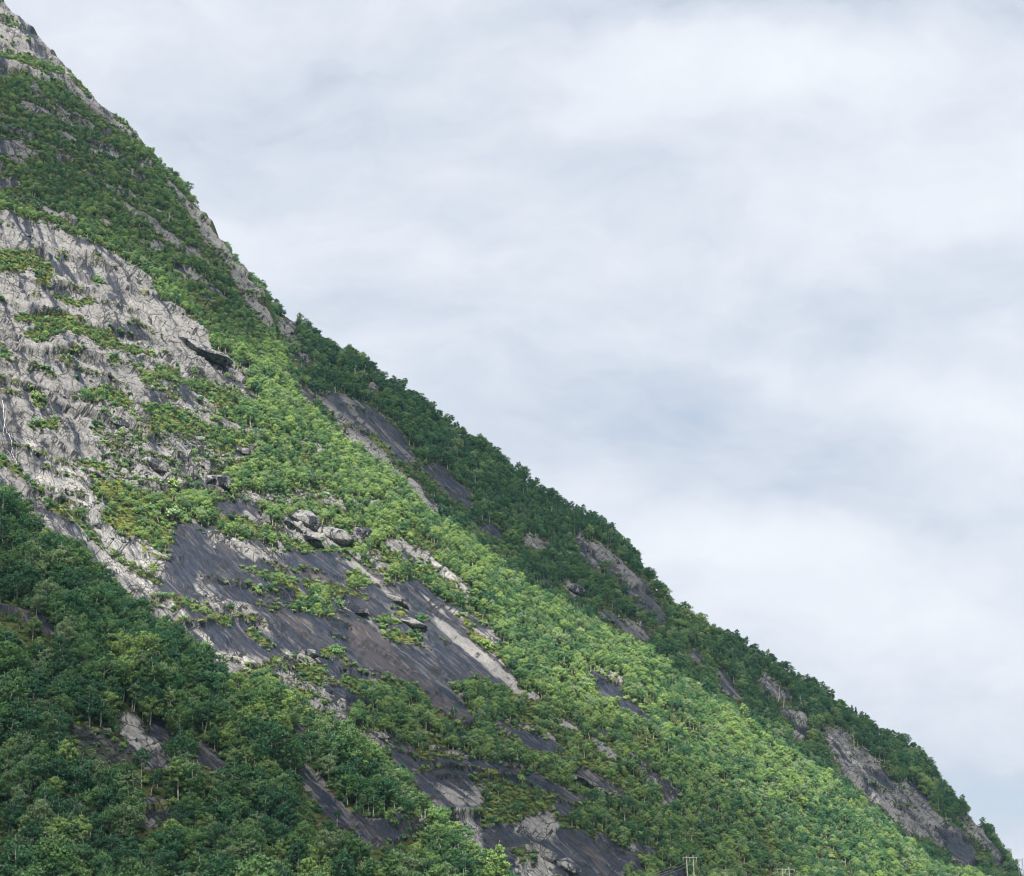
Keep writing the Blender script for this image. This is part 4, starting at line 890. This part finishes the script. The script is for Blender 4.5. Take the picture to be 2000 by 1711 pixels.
def points_stuff(name, label, pos, rot, scl, var, meshes, kind='stuff'):
    me = bpy.data.meshes.new(name); me.vertices.add(len(pos)); me.vertices.foreach_set('co', np.asarray(pos, np.float32).ravel())
    a = me.attributes.new('rot', 'FLOAT_VECTOR', 'POINT'); a.data.foreach_set('vector', np.asarray(rot, np.float32).ravel())
    a = me.attributes.new('scl', 'FLOAT_VECTOR', 'POINT'); a.data.foreach_set('vector', np.asarray(scl, np.float32).ravel())
    a = me.attributes.new('var', 'INT', 'POINT'); a.data.foreach_set('value', np.asarray(var, np.int32))
    o = obj(name, me, label=label, kind=kind)
    g = bpy.data.node_groups.new(name, 'GeometryNodeTree')
    g.interface.new_socket('Geometry', in_out='INPUT', socket_type='NodeSocketGeometry'); g.interface.new_socket('Geometry', in_out='OUTPUT', socket_type='NodeSocketGeometry')
    gi = g.nodes.new('NodeGroupInput'); go = g.nodes.new('NodeGroupOutput'); jn = g.nodes.new('GeometryNodeJoinGeometry')
    def attr(nm, ty):
        nd = g.nodes.new('GeometryNodeInputNamedAttribute'); nd.data_type = ty; nd.inputs['Name'].default_value = nm; return nd.outputs[0]
    ra, sa, va = attr('rot', 'FLOAT_VECTOR'), attr('scl', 'FLOAT_VECTOR'), attr('var', 'INT')
    for k, m in enumerate(meshes):
        src = bpy.data.objects.new('source_' + name, m)
        oi = g.nodes.new('GeometryNodeObjectInfo'); oi.inputs['Object'].default_value = src; oi.inputs['As Instance'].default_value = True
        cmpn = g.nodes.new('FunctionNodeCompare'); cmpn.data_type = 'INT'; cmpn.operation = 'EQUAL'
        g.links.new(va, cmpn.inputs[2]); cmpn.inputs[3].default_value = k
        ip = g.nodes.new('GeometryNodeInstanceOnPoints')
        g.links.new(gi.outputs[0], ip.inputs['Points']); g.links.new(cmpn.outputs[0], ip.inputs['Selection']); g.links.new(oi.outputs['Geometry'], ip.inputs['Instance'])
        g.links.new(ra, ip.inputs['Rotation']); g.links.new(sa, ip.inputs['Scale']); g.links.new(ip.outputs[0], jn.inputs[0])
    g.links.new(jn.outputs[0], go.inputs[0])
    md = o.modifiers.new('scatter', 'NODES'); md.node_group = g
    return o

trees = []
for L, cell, seed in ((LA, 2.55, 1), (LB, 2.0, 2), (LC, 2.75, 3)):
    s = scatter(L, cell, 0, 1.0, .45, seed, 1.0)
    r = np.random.default_rng(seed+50); n = len(s['px'])
    stand = fbm(s['px']/120, s['py']/90, 400+seed, 3)
    size = .48 + .72*r.random(n)**1.2 + (stand-.5)*.6 + (r.random(n) < .05)*.35
    size *= np.where(s['T'] < .5, .66, 1.0)*{'A': .98, 'B': .63, 'C': .84}[L.key]
    size *= np.where((L.key == 'B') & (s['py'] < 700), .82, 1.0)
    size *= np.where(r.random(n) < .12, 1.25, 1.0)*(np.where(s['S'] < 22, .85, 1.0) if L.key == 'A' else 1)
    hp = size*8.0*F/np.linalg.norm(s['pt']-CAM, axis=1)
    hide = np.maximum.reduce([sample(MASK[L.key], s['px'] + dx, s['py'] - hp*f)[3]*w_ for f, w_ in ((.3, .8), (.6, 1.0), (.85, .9)) for dx in (-5, 5)])
    cov = (hide > .42) & (r.random(n) < .96)
    for k in range(n):
        if cov[k]:
            if r.random() < .35: size[k] *= .42
            else: continue
        tone_p = r.random() + (stand[k]-.5)*.9
        if L.key == 'B': tone_p += .18  # leaf colours shifted slope by slope to carry their sun and shade
        if L.key == 'C': tone_p -= .16
        if L.key == 'A': tone_p -= .14*sst(900, 300, s['px'][k] + (s['py'][k]-1400)*1.2)
        tone = 'dark green' if tone_p < .30 else 'mid green' if tone_p < .66 else 'grey-green' if tone_p < .80 else 'yellow-green'
        rs = r.random()
        shp = ('slim' if rs < .34 else 'clump' if rs < .46 else 'full')
        trees.append((L.key, s['pt'][k], s['px'][k], s['py'][k], float(size[k]), shp, tone, r.random()*6.28, s['T'][k], int(r.integers(0, 1000)), float(s['S'][k])))
print('TREES', len(trees), {k: sum(t[0] == k for t in trees) for k in 'ABC'})
VIDX = {}
for i, v in enumerate(VAR): VIDX.setdefault((v['shape'].rstrip('0123456789'), v['tone']), []).append(i)
def vpick(shp, tone, k): a = VIDX[(shp, tone)]; return a[k % len(a)]
# the 300 that show largest stand as trees of their own
def px_h(t): return t[4]*8.0*F/np.linalg.norm(t[1]-CAM)
def show(t):
    key, pt, x, y, sz, *_ = t
    h = px_h(t)
    if not (5 < x < 1995 and y - h*.8 < 1700 and y < 1745 and y - h > 5): return -1
    return h*(1.7 if t[8] < .5 else 1.0)*(1.15 if (t[10] < 30) else 1.0)*(1.25 if y - h < 1600 else 1.0)
order = sorted(range(len(trees)), key=lambda i: -show(trees[i]))
single = set(order[:300])

LAND = {'A': [('pale streambed', 210, 1090), ('dark ledge', 70, 1225), ('dark mossy overhang', 190, 1440), ('white streaked rock', 275, 1440), ('small dark slab', 405, 1475), ('cracked grey rock', 305, 1590),
              ('long blue-grey slab', 680, 1610), ('brown mossy rock', 800, 1635), ('small scree patch', 140, 1570), ('mossy corner rock', 15, 1700), ('spur edge', 480, 1330), ('lower spur edge', 800, 1540), ('dense dark grove', 420, 1400), ('bottom thicket', 450, 1690), ('middle thicket', 560, 1560)],
        'B': [('overhanging boulders', 610, 1040), ('big streaked slab', 760, 1290), ('cracked light wall', 120, 720), ('long rock overhang', 420, 700), ('mossy meadow patch', 250, 1010), ('bare summit slab', 40, 60), ('pale rock strip', 850, 1100),
              ('dark lower cliff', 830, 1510), ('white rubble wall', 950, 1600), ('narrow dark gully', 1220, 1370), ('twin wooden poles', 1348, 1690), ('braced poles', 1535, 1700), ('sunny shoulder', 1650, 1580), ('upper forest band', 250, 380), ('small slab island', 700, 1140), ('grove below the slab', 830, 1380), ('rounded grey boulder', 420, 950)],
        'C': [('blue-grey slab', 740, 860), ('brown cliff', 1220, 1130), ('bleached scree', 1600, 1430), ('grey crags', 1780, 1560), ('lone skyline fir', 540, 590)]}
ORD = ['', 'second', 'third', 'fourth', 'fifth', 'sixth', 'seventh', 'eighth', 'ninth', 'tenth', 'eleventh', 'twelfth', 'thirteenth', 'fourteenth', 'fifteenth', 'sixteenth', 'seventeenth', 'eighteenth', 'nineteenth', 'twentieth']
SHN = {'full': 'round-crowned birch', 'slim': 'slender pale-trunked birch', 'clump': 'many-stemmed birch'}
buckets = {}
for i in sorted(single):
    t = trees[i]; key, x, y = t[0], t[2], t[3] - px_h(t)*.5
    lm = min(LAND[key], key=lambda l: math.hypot(l[1]-x, l[2]-y)); dx, dy = x-lm[1], y-lm[2]
    dist = math.hypot(dx, dy)
    if abs(dx) > 2.2*abs(dy): where = 'downhill of' if dx > 0 else 'uphill of'
    elif abs(dy) > 2.2*abs(dx): where = 'below' if dy > 0 else 'above'
    else: where = ('low and downhill of' if dy > 0 else 'high and downhill of') if dx > 0 else ('low and uphill of' if dy > 0 else 'high and uphill of')
    if dist < 38: where = 'close beside'
    elif dist > 110: where = 'well ' + where.replace('low and ', '').replace('high and ', '')
    h = px_h(t); sz = 'tall' if t[4] > 1.1 else 'small' if t[4] < .8 else 'mid-sized'
    buckets.setdefault((sz, t[6], SHN[t[5]], where, lm[0]), []).append((x, i))
LABELS = {}
for (sz, tn, sh, where, lm), items in buckets.items():
    items.sort()
    if len(items) > 1 and where.startswith(('high', 'low')) and len((sz+' '+tn+' '+sh+' '+where+' '+lm).split()) > 12: sh = sh.replace('slender ', '').replace('round-crowned ', '')
    for k, (x, i) in enumerate(items):
        pre = '' if len(items) == 1 else (('westernmost ' if k == 0 else ORD[min(k, 19)] + ' from the west, ') )
        lab = (pre + '%s %s %s %s the %s' % (sz, tn, sh, where, lm)).strip()
        if len(lab.replace('-', ' ').split()) > 16: lab = lab.replace('slender pale-trunked ', 'pale-trunked ').replace('round-crowned ', '')
        if len(lab.replace('-', ' ').split()) > 16: lab = lab.replace('from the west, ', 'westward, ')
        LABELS[i] = lab
def make_tree(t, label, group='birch trees covering the mountainside', name='birch_tree', cat='birch tree', v=None):
    key, pt, x, y, sz, shp, tone, rz, T_, rnd, S_ = t
    v = v or VAR[vpick(shp, tone, rnd)]
    root = bpy.data.objects.new(name, None); col.objects.link(root); root.empty_display_size = .5
    root.location = pt; root.rotation_euler = (random.uniform(-.06, .06), random.uniform(-.02, .1), rz); w = sz*random.uniform(.92, 1.12); root.scale = (w, w, sz)
    root['label'] = label; root['category'] = cat; root['group'] = group
    obj('trunk', v['trunk'], root); obj('crown', v['crown'], root)
    return root
for i in sorted(single): make_tree(trees[i], LABELS[i])
rest = [t for i, t in enumerate(trees) if i not in single]
rr = np.random.default_rng(9)
points_stuff('birch_forest', 'birch forest covering the mountainside', [t[1] for t in rest],
             [(rr.uniform(-.07, .07), rr.uniform(-.03, .12), t[7]) for t in rest],
             [(t[4]*rr.uniform(.88, 1.15),)*2 + (t[4],) for t in rest],
             [vpick(t[5], t[6], t[9]) for t in rest], [v['both'] for v in VAR])

# undergrowth and turf
up, us, uv = [], [], []
for L, cell, seed in ((LA, 2.2, 11), (LB, 2.0, 12), (LC, 2.6, 13)):
    s = scatter(L, cell, 1, 1.0, .78, seed)
    r = np.random.default_rng(seed); n = len(s['px'])
    up.append(s['pt']); us.append((.32 + .85*r.random(n)**1.9)*np.where(s['S'] < 8, .6, 1)); uv.append(r.integers(0, len(BUSHV), n))
up = np.concatenate(up); us = np.concatenate(us); uv = np.concatenate(uv)
points_stuff('undergrowth', 'low bushes and saplings on ledges and between trees', up, np.c_[rr.uniform(-.35, .35, (len(up), 2)), rr.random(len(up))*6.28], np.c_[us*rr.uniform(.75, 1.25, len(us)), us*rr.uniform(.75, 1.25, len(us)), us*rr.uniform(.7, 1.3, len(us))], uv, [v['both'] for v in BUSHV])
gp = []
for L, cell, seed in ((LA, 1.8, 21), (LB, 1.25, 22), (LC, 2.0, 23)):
    s = scatter(L, cell, 2, .9, .7, seed); gp.append(s['pt'])
gp = np.concatenate(gp); gs = .5 + .7*rr.random(len(gp))
points_stuff('grass', 'grass and heather tufts on ledges and clearings', gp, np.c_[np.zeros((len(gp), 2)), rr.random(len(gp))*6.28], np.c_[gs, gs, gs], rr.integers(0, 3, len(gp)), TUFTS)
print('BUSH', len(up), 'GRASS', len(gp))

# ------------------------------------------------------------------ single bushes on the slabs
BUSHES = [(148, 743, 1.4, 'small dark bush alone on the cracked light wall'), (190, 552, 2.2, 'round dark green bush on the upper rock wall'), (70, 780, 2.3, 'bright green bush in the crack beside the waterfall'), (68, 832, 2.1, 'low green bush below the waterfall crack'),
          (665, 1190, 2.2, 'dark round bush beside the tilted slab block'), (950, 1265, 2.6, 'upright bush alone on the pale slab strip'), (820, 1215, 1.9, 'bush hanging over the slab overhang'), (655, 1280, 2.4, 'thin pale bush on the grassy slab ledge'),
          (1016, 1528, 1.8, 'round bush on the dark lower cliff'), (335, 1015, 3.0, 'broad bright bush in the mossy meadow'), (300, 1000, 2.6, 'bushy green shrub at the west side of the meadow'), (335, 955, 2.4, 'dark bush between the boulders and the meadow')]
for k, (x, y, s, lb) in enumerate(BUSHES):
    v = BUSHV[k % len(BUSHV)]; root = bpy.data.objects.new('bush', None); col.objects.link(root); root.location = locate(LB, x, y); root.scale = (s*.9, s*.9, s); root.rotation_euler = (0, 0, k)
    root['label'] = lb; root['category'] = 'bush'; root['group'] = 'single bushes on the rock'
    obj('stem', v['trunk'], root); obj('foliage', v['crown'], root)

# single trees on the slabs, the skyline fir and pines
def T1(L, x, y, sz, shp, tone, rz=1.0): return (L.key, locate(L, x, y), x, y, sz, shp, tone, rz, .3, int(x), 50.0)
for x, y, s, lb, L, kind in ((541, 606, 1.15, 'narrow dark fir standing alone on the skyline', LB, 0), (1612, 1345, .75, 'little pointed fir on the far skyline crest', LC, 0), (1640, 1372, .8, 'scraggy pointed fir below the crest on the far skyline', LC, 1),
                       (1667, 1392, 1.0, 'dense pointed fir, upper of a skyline pair', LC, 1), (1673, 1398, .95, 'dense pointed fir, lower of a skyline pair', LC, 0), (1690, 1408, .8, 'short pointed fir downhill of the skyline pair', LC, 1), (1578, 1322, .7, 'tiny fir tip above the bleached snags', LC, 1)):
    make_tree((L.key, locate(L, x, max(y, float(L.ridge(x))+2)), x, y, s, '', '', 1.3, .3, 0, 9.), lb, 'pointed firs along the skyline', 'fir_tree', 'fir tree', FIRV[kind])
for x, y, h, lb, L in ((328, 442, 1.05, 'bare bleached trunk in the upper forest band', LB), (693, 744, 1.15, 'forked dead tree in the dark far wood', LC), (1520, 1380, 1.35, 'tallest bleached snag above the pale scree', LC), (1527, 1386, .9, 'short bleached snag beside the tallest one', LC),
                       (1563, 1396, 1.1, 'crooked bleached trunk at the head of the scree', LC), (1597, 1408, .9, 'leaning pale trunk downhill of the crooked one', LC), (1610, 1414, .8, 'thin pale trunk lowest on the scree edge', LC), (1670, 1462, 1.2, 'straight bare pole-like trunk below the far firs', LC),
                       (1840, 1560, .8, 'leaning dead trunk above the far grey crags', LC), (1075, 1008, .7, 'fallen pale limb in the far dark wood', LC), (1850, 1610, .6, 'small bare snag in the far crags', LC)):
    k = int(x) % 3; rt = bpy.data.objects.new('dead_tree', None); col.objects.link(rt); rt.location = locate(L, x, max(y, float(L.ridge(x))+2)); rt.scale = (h*.9, h*.9, h); rt.rotation_euler = (.05, .12, x)
    rt['label'] = lb; rt['category'] = 'dead tree'; rt['group'] = 'bleached dead trees'
    obj('trunk', SNAGV[k], rt)

# ------------------------------------------------------------------ boulders and the overhanging slabs
def ico(sub=4):
    import bmesh
    bm = bmesh.new(); bmesh.ops.create_icosphere(bm, subdivisions=sub, radius=1.0)
    v = np.array([x.co[:] for x in bm.verts]); f = np.array([[l.index for l in x.verts] for x in bm.faces]); bm.free(); return v, f
ICO = ico(4)
def boulder(L, x, y, wpx, hpx, label, tilt=25, thick=.55, seed=0, name='boulder', cat='boulder'):
    p = locate(L, x, y); dist = np.linalg.norm(p-CAM); m = dist/F
    v, f = ICO; v = v.copy()
    r = np.random.default_rng(seed+500)
    # planes cut the ball into a faceted block
    for k in range(22):
        nn = r.normal(size=3); nn /= np.linalg.norm(nn); dcut = .42 + .34*r.random()
        over = np.maximum(v @ nn - dcut, 0); v -= over[:, None]*nn*.985
    nz = fbm(v[:, 0]*2.2 + v[:, 2]*1.3 + seed, v[:, 1]*2.2 - v[:, 2]*1.7, seed, 5, .6)
    v *= (1 + (nz-.5)*.16)[:, None]; v *= 1.12
    c = math.cos(math.radians(tilt)); s = math.sin(math.radians(tilt))
    w, h, d = wpx*m*.62, hpx*m*.66, wpx*m*.5*thick
    v = v*np.array([w, d, h])
    v = np.stack([v[:, 0]*c + v[:, 2]*s, v[:, 1], -v[:, 0]*s + v[:, 2]*c], -1)
    me = new_mesh(name, v, f, [M_BOULDER], smooth=False)
    o = obj(name, me, label=label, category=cat, group='boulders lying on the slope', loc=p + L.n*d*.08)
    return o
BL = [(LB, 597, 1027, 66, 36, 'light overhanging boulder with a dark hollow under it', 18, 1.0), (LB, 560, 1026, 50, 22, 'narrow wedge of rock beside the light overhanging boulder', 25, .9), (LB, 657, 1050, 80, 40, 'broad furrowed grey outcrop in the boulder row', 22, 1.0),
      (LB, 703, 1044, 44, 36, 'rounded cracked outcrop at the end of the boulder row', 20, .9), (LB, 610, 1060, 60, 16, 'flat ledge block below the dark hollow', 18, .7), (LB, 687, 1086, 44, 18, 'flat grey boulder on the streaked slab', 15, .6), (LB, 432, 950, 46, 48, 'rounded light grey boulder in the sunny rubble', 30, .8),
      (LB, 405, 940, 28, 24, 'smaller boulder leaning on the rounded light grey one', 10, .8), (LB, 371, 930, 26, 42, 'pointed grey boulder with a split face', 25, .7), (LB, 390, 915, 20, 13, 'small dark boulder above the pointed one', 20, .8), (LB, 180, 922, 36, 16, 'lens-shaped boulder near the pale streambed', 28, .6),
      (LB, 234, 833, 50, 24, 'grey humped boulder in the bushes below the wall', 8, .7), (LB, 295, 912, 64, 20, 'long low boulder above the meadow', 14, .6), (LB, 474, 880, 46, 15, 'dark flat-topped boulder at the wood edge', 15, .7), (LB, 390, 858, 34, 10, 'dark slab block in the sparse birches', 8, .6),
      (LB, 400, 695, 110, 22, 'long pale slab jutting over a dark slot', 22, .9), (LB, 437, 708, 40, 16, 'blocky end of the long jutting slab', 16, .9), (LB, 690, 1192, 80, 22, 'tilted light block lying on the dark slab', 30, .6), (LB, 805, 1222, 70, 20, 'brown slab block with undercut lip', 20, .9), (LB, 770, 1175, 64, 16, 'brown wedge block high on the slab', 25, .7),
      (LB, 466, 1062, 46, 18, 'cracked pale block at the top of the streaked slabs', 30, .5), (LB, 508, 1014, 40, 20, 'pale hanging block west of the overhanging boulder', 25, .6), (LB, 128, 553, 34, 24, 'cream-faced boulder on the upper wall', 15, .6), (LB, 62, 532, 24, 12, 'small block on the shadowed upper crack', 15, .6),
      (LB, 641, 1351, 26, 11, 'bright pale boulder among bushes below the slabs', 5, .7), (LB, 668, 1374, 28, 22, 'grey split boulder below the bright pale one', 15, .7), (LB, 605, 1286, 30, 16, 'pale knob at the lower slab edge', 10, .8), (LB, 740, 1438, 44, 14, 'white-topped boulder above the dark lower cliff', 15, .6),
      (LB, 1065, 1670, 50, 34, 'pale angular block at the foot of the cliff', 15, .7), (LB, 1105, 1692, 60, 24, 'broad pale block downhill of the angular one', 10, .7), (LB, 1030, 1660, 24, 30, 'narrow upright block against the cliff foot', 5, .7), (LB, 1264, 1516, 12, 12, 'tiny white boulder in the green wood', 5, .8),
      (LC, 1122, 1150, 46, 22, 'mossy block in the far wood', 18, .8), (LC, 1635, 1430, 7, 6, 'small white boulder on the far scree', 0, .8), (LC, 590, 700, 20, 22, 'grey boulder in the far skyline wood', 25, .8), (LC, 563, 645, 26, 30, 'grey crag near the lone skyline fir', 30, .7),
      (LB, 1140, 1530, 60, 22, 'dark craggy outcrop above the lower slabs', 20, .9), (LB, 1180, 1550, 44, 16, 'dark crag downhill of the craggy outcrop', 22, .8)]
for k, (L, x, y, w, h, lb, tl, th) in enumerate(BL): boulder(L, x, y, w, h, lb, tl, th, k)

# loose blocks in the rubble
sb = ICO if False else ico(2)
def block_mesh(seed):
    v, f = sb; v = v.copy(); r = np.random.default_rng(seed)
    for k in range(9):
        nn = r.normal(size=3); nn /= np.linalg.norm(nn); over = np.maximum(v @ nn - (.5+.25*r.random()), 0); v -= over[:, None]*nn*.95
    return new_mesh('block', v*np.array([1, .8, .7]), f, [M_BOULDER])
s = scatter(LB, 3.2, 5, .55, 2.0, 31, 1.6); s2 = scatter(LC, 4.0, 5, .35, 2.0, 32, 1.6); s3 = scatter(LA, 3.4, 5, .3, 2.0, 33, 1.6)
bp_ = np.concatenate([s['pt'], s2['pt'], s3['pt']]); bs_ = .25 + 1.1*rr.random(len(bp_))**3
points_stuff('scree', 'loose blocks and scree on the pale rubble', bp_, rr.random((len(bp_), 3))*3, np.c_[bs_, bs_, bs_], rr.integers(0, 3, len(bp_)), [block_mesh(i) for i in range(3)])

# ------------------------------------------------------------------ waterfall
def ribbon(pts, w):
    pts = np.asarray(pts, float); V = []; Fc = []
    for i, q in enumerate(pts):
        ww = w[i] if hasattr(w, '__len__') else w
        V += [q + np.array([-ww, 0, 0]), q + np.array([0, -ww*.6, 0]), q + np.array([ww, 0, 0]), q + np.array([0, ww*.6, 0])]
    for i in range(len(pts)-1):
        for k in range(4): Fc.append((4*i+k, 4*i+(k+1) % 4, 4*i+4+(k+1) % 4, 4*i+4+k))
    return np.array(V), np.array(Fc)
def stream(path, w, seed):
    out = []
    for k in range(len(path)-1):
        for u in np.linspace(0, 1, 9)[:-1]:
            x = path[k][0]*(1-u) + path[k+1][0]*u + .6*math.sin(seed+k*2+u*5); y = path[k][1]*(1-u) + path[k+1][1]*u
            out.append(locate(LB, x, y) + LB.n*.35)
    return ribbon(out, [w*.42*(.4+.9*random.random()) for _ in out])
wf = bpy.data.objects.new('waterfall', None); col.objects.link(wf); wf['label'] = 'thin white waterfall running down the wet rock wall'; wf['category'] = 'waterfall'
for k, (pth, w) in enumerate([([(3, 785), (8, 822), (10, 845), (14, 862), (20, 878)], .28), ([(9, 795), (12, 830), (17, 852), (24, 868), (32, 886)], .14), ([(19, 848), (23, 862), (30, 878)], .10), ([(20, 878), (28, 895), (38, 915), (50, 930)], .2), ([(2, 876), (16, 884), (26, 900)], .14), ([(50, 930), (75, 950), (110, 985), (150, 1020)], .16), ([(150, 1020), (190, 1070), (235, 1120), (270, 1140)], .14)]):
    v, f = stream(pth, w, k); obj('water_strand', new_mesh('water_strand', v, f, [M_WATER], smooth=True), wf)

# ------------------------------------------------------------------ power line
def at_dist(px, py, dist):
    d = at_dir(px, py); d = d/np.linalg.norm(d); return d*dist + np.array([0, 0, 1.7])
def part(name, geo, mat, parent, smooth=True): return obj(name, new_mesh(name, geo[0], geo[1], [mat], smooth=smooth), parent)
def box(c, s):
    c = np.array(c); s = np.array(s)/2
    v = np.array([[x, y, z] for x in (-1, 1) for y in (-1, 1) for z in (-1, 1)])*s + c
    return v, np.array([(0, 1, 3, 2), (4, 6, 7, 5), (0, 4, 5, 1), (2, 3, 7, 6), (0, 2, 6, 4), (1, 5, 7, 3)])
def portal(x1, x2, ytop, dist, H, arm, label, brace=False, steel=False, slope=0.0, grp='wooden portal poles of the power line'):
    tl = at_dist(x1, ytop, dist); tr = at_dist(x2, ytop, dist); c = (tl+tr)/2
    root = bpy.data.objects.new('power_pole', None); col.objects.link(root); base_ = c - np.array([0, 0, H]); root.location = base_
    root['label'] = label; root['category'] = 'power pole'; root['group'] = grp
    hw = abs(tr[0]-tl[0])/2; mat = M_STEEL if steel else M_POLE; rd = .19 if not steel else .16
    for sgn in (-1, 1):
        spread = 1.0 if not steel else 1.0
        part('leg', tube([[sgn*hw*spread + sgn*0 + .35*(H/12)*(1 if not steel else 0), 0, -1.5], [sgn*hw + .17, 0, H*.5], [sgn*hw, 0, H + (.25*(sgn > 0))]], [rd*1.15, rd*1.05, rd*.85], 8), mat, root)
    if steel: part('leg', tube([[hw - 1.2, .3, -1.5], [hw - .1, .1, H*.97]], [.11, .11], 6), mat, root)
    part('crossarm', box((0, -.28, H-.55), (arm*2, .2, .2)), mat, root, False)
    if brace: part('brace', tube([[hw-.6, .15, -1.0], [hw-.02, .05, H*.78]], [.13, .11], 6), mat, root)
    for k in (-1, 0, 1):
        ins = [tube([[k*arm*.93, -.28, H-.65-.16*j], [k*arm*.93, -.28, H-.72-.16*j]], [.15, .11], 8) for j in range(6)]
        part('insulator', join(ins + [tube([[k*arm*.93, -.28, H-.6], [k*arm*.93, -.28, H-1.65]], [.04, .04], 5)]), M_CERAM, root)
    return base_, H, arm
def cables(a, b, sag, label):
    ba, Ha, aa = a; bb, Hb, ab = b
    for k, wd in ((-1, 'western'), (0, 'middle'), (1, 'eastern')):
        p0 = ba + np.array([k*aa*.93, -.28, Ha-1.7]); p1 = bb + np.array([k*ab*.93, -.28, Hb-1.7])
        u = np.linspace(0, 1, 17); pts = p0*(1-u)[:, None] + p1*u[:, None]; pts[:, 2] -= sag*4*u*(1-u)
        o = obj('power_cable', new_mesh('power_cable', *tube(pts, [.014]*17, 4), [M_CABLE], smooth=True)); o['label'] = label % wd; o['category'] = 'cable'; o['group'] = 'cables of the power line'
def ground_at(x1, x2, ytop, H):
    """distance at which a pole of height H with its top at this pixel stands on the slope"""
    xm = (x1+x2)/2
    best = None
    for y in np.arange(ytop+20, ytop+160, 2.0):
        p = plane_pt(LB, xm, y); dd = np.linalg.norm(p-CAM); tp = at_dist(xm, ytop, dd); hh = tp[2]-p[2]
        if best is None or abs(hh-H) < best[0]: best = (abs(hh-H), dd, hh)
    return best[1] - 6
d1 = ground_at(1340.5, 1353.5, 1671, 12.5); d2 = ground_at(1527.4, 1540.8, 1694, 12.5)
pA = portal(1340.5, 1353.5, 1671.5, d1, 12.5, 2.35, 'pale wooden twin-leg pole with crossarm above the blue slab')
pB = portal(1527.4, 1540.8, 1694.5, d2, 12.5, 3.1, 'pale wooden twin-leg pole with a slanting brace in the green wood', brace=True)
pC = portal(1987.5, 1996.5, 1676, 1035, 17, 4.3, 'grey steel portal mast seen against the sky at the foot of the ridge', steel=True, grp='steel masts of the power line')
pD_base = plane_pt(LB, 1120, 1800); pD = (pD_base - np.array([0, 15, 0]), 12.5, 2.35)
cables(pA, pB, 3.5, '%s thin cable between the two wooden poles')
cables(pD, pA, 3.0, '%s thin cable running down past the blue slab')
cables(pB, pC, 9.0, '%s thin cable toward the far steel mast')

# ------------------------------------------------------------------ haze
hx, hy0, hy1, hz1 = 1500.0, -300.0, 2300.0, 760.0
v, f = box((0, (hy0+hy1)/2, (hz1-1.0)/2), (2*hx, hy1-hy0, hz1+1.0))
hm, ht = new_mat('pale_mountain_air')
pvn = ht.n('ShaderNodeVolumePrincipled'); pvn.inputs['Density'].default_value = HAZE_DENSITY; pvn.inputs['Color'].default_value = (.38, .70, .95, 1); pvn.inputs['Anisotropy'].default_value = .2
ho = ht.n('ShaderNodeOutputMaterial'); ht.l(pvn.outputs[0], ho.inputs['Volume'])
if HAZE_DENSITY > 0: obj('haze', new_mesh('haze', v, f, [hm]), kind='stuff', label='thin bluish mountain haze')
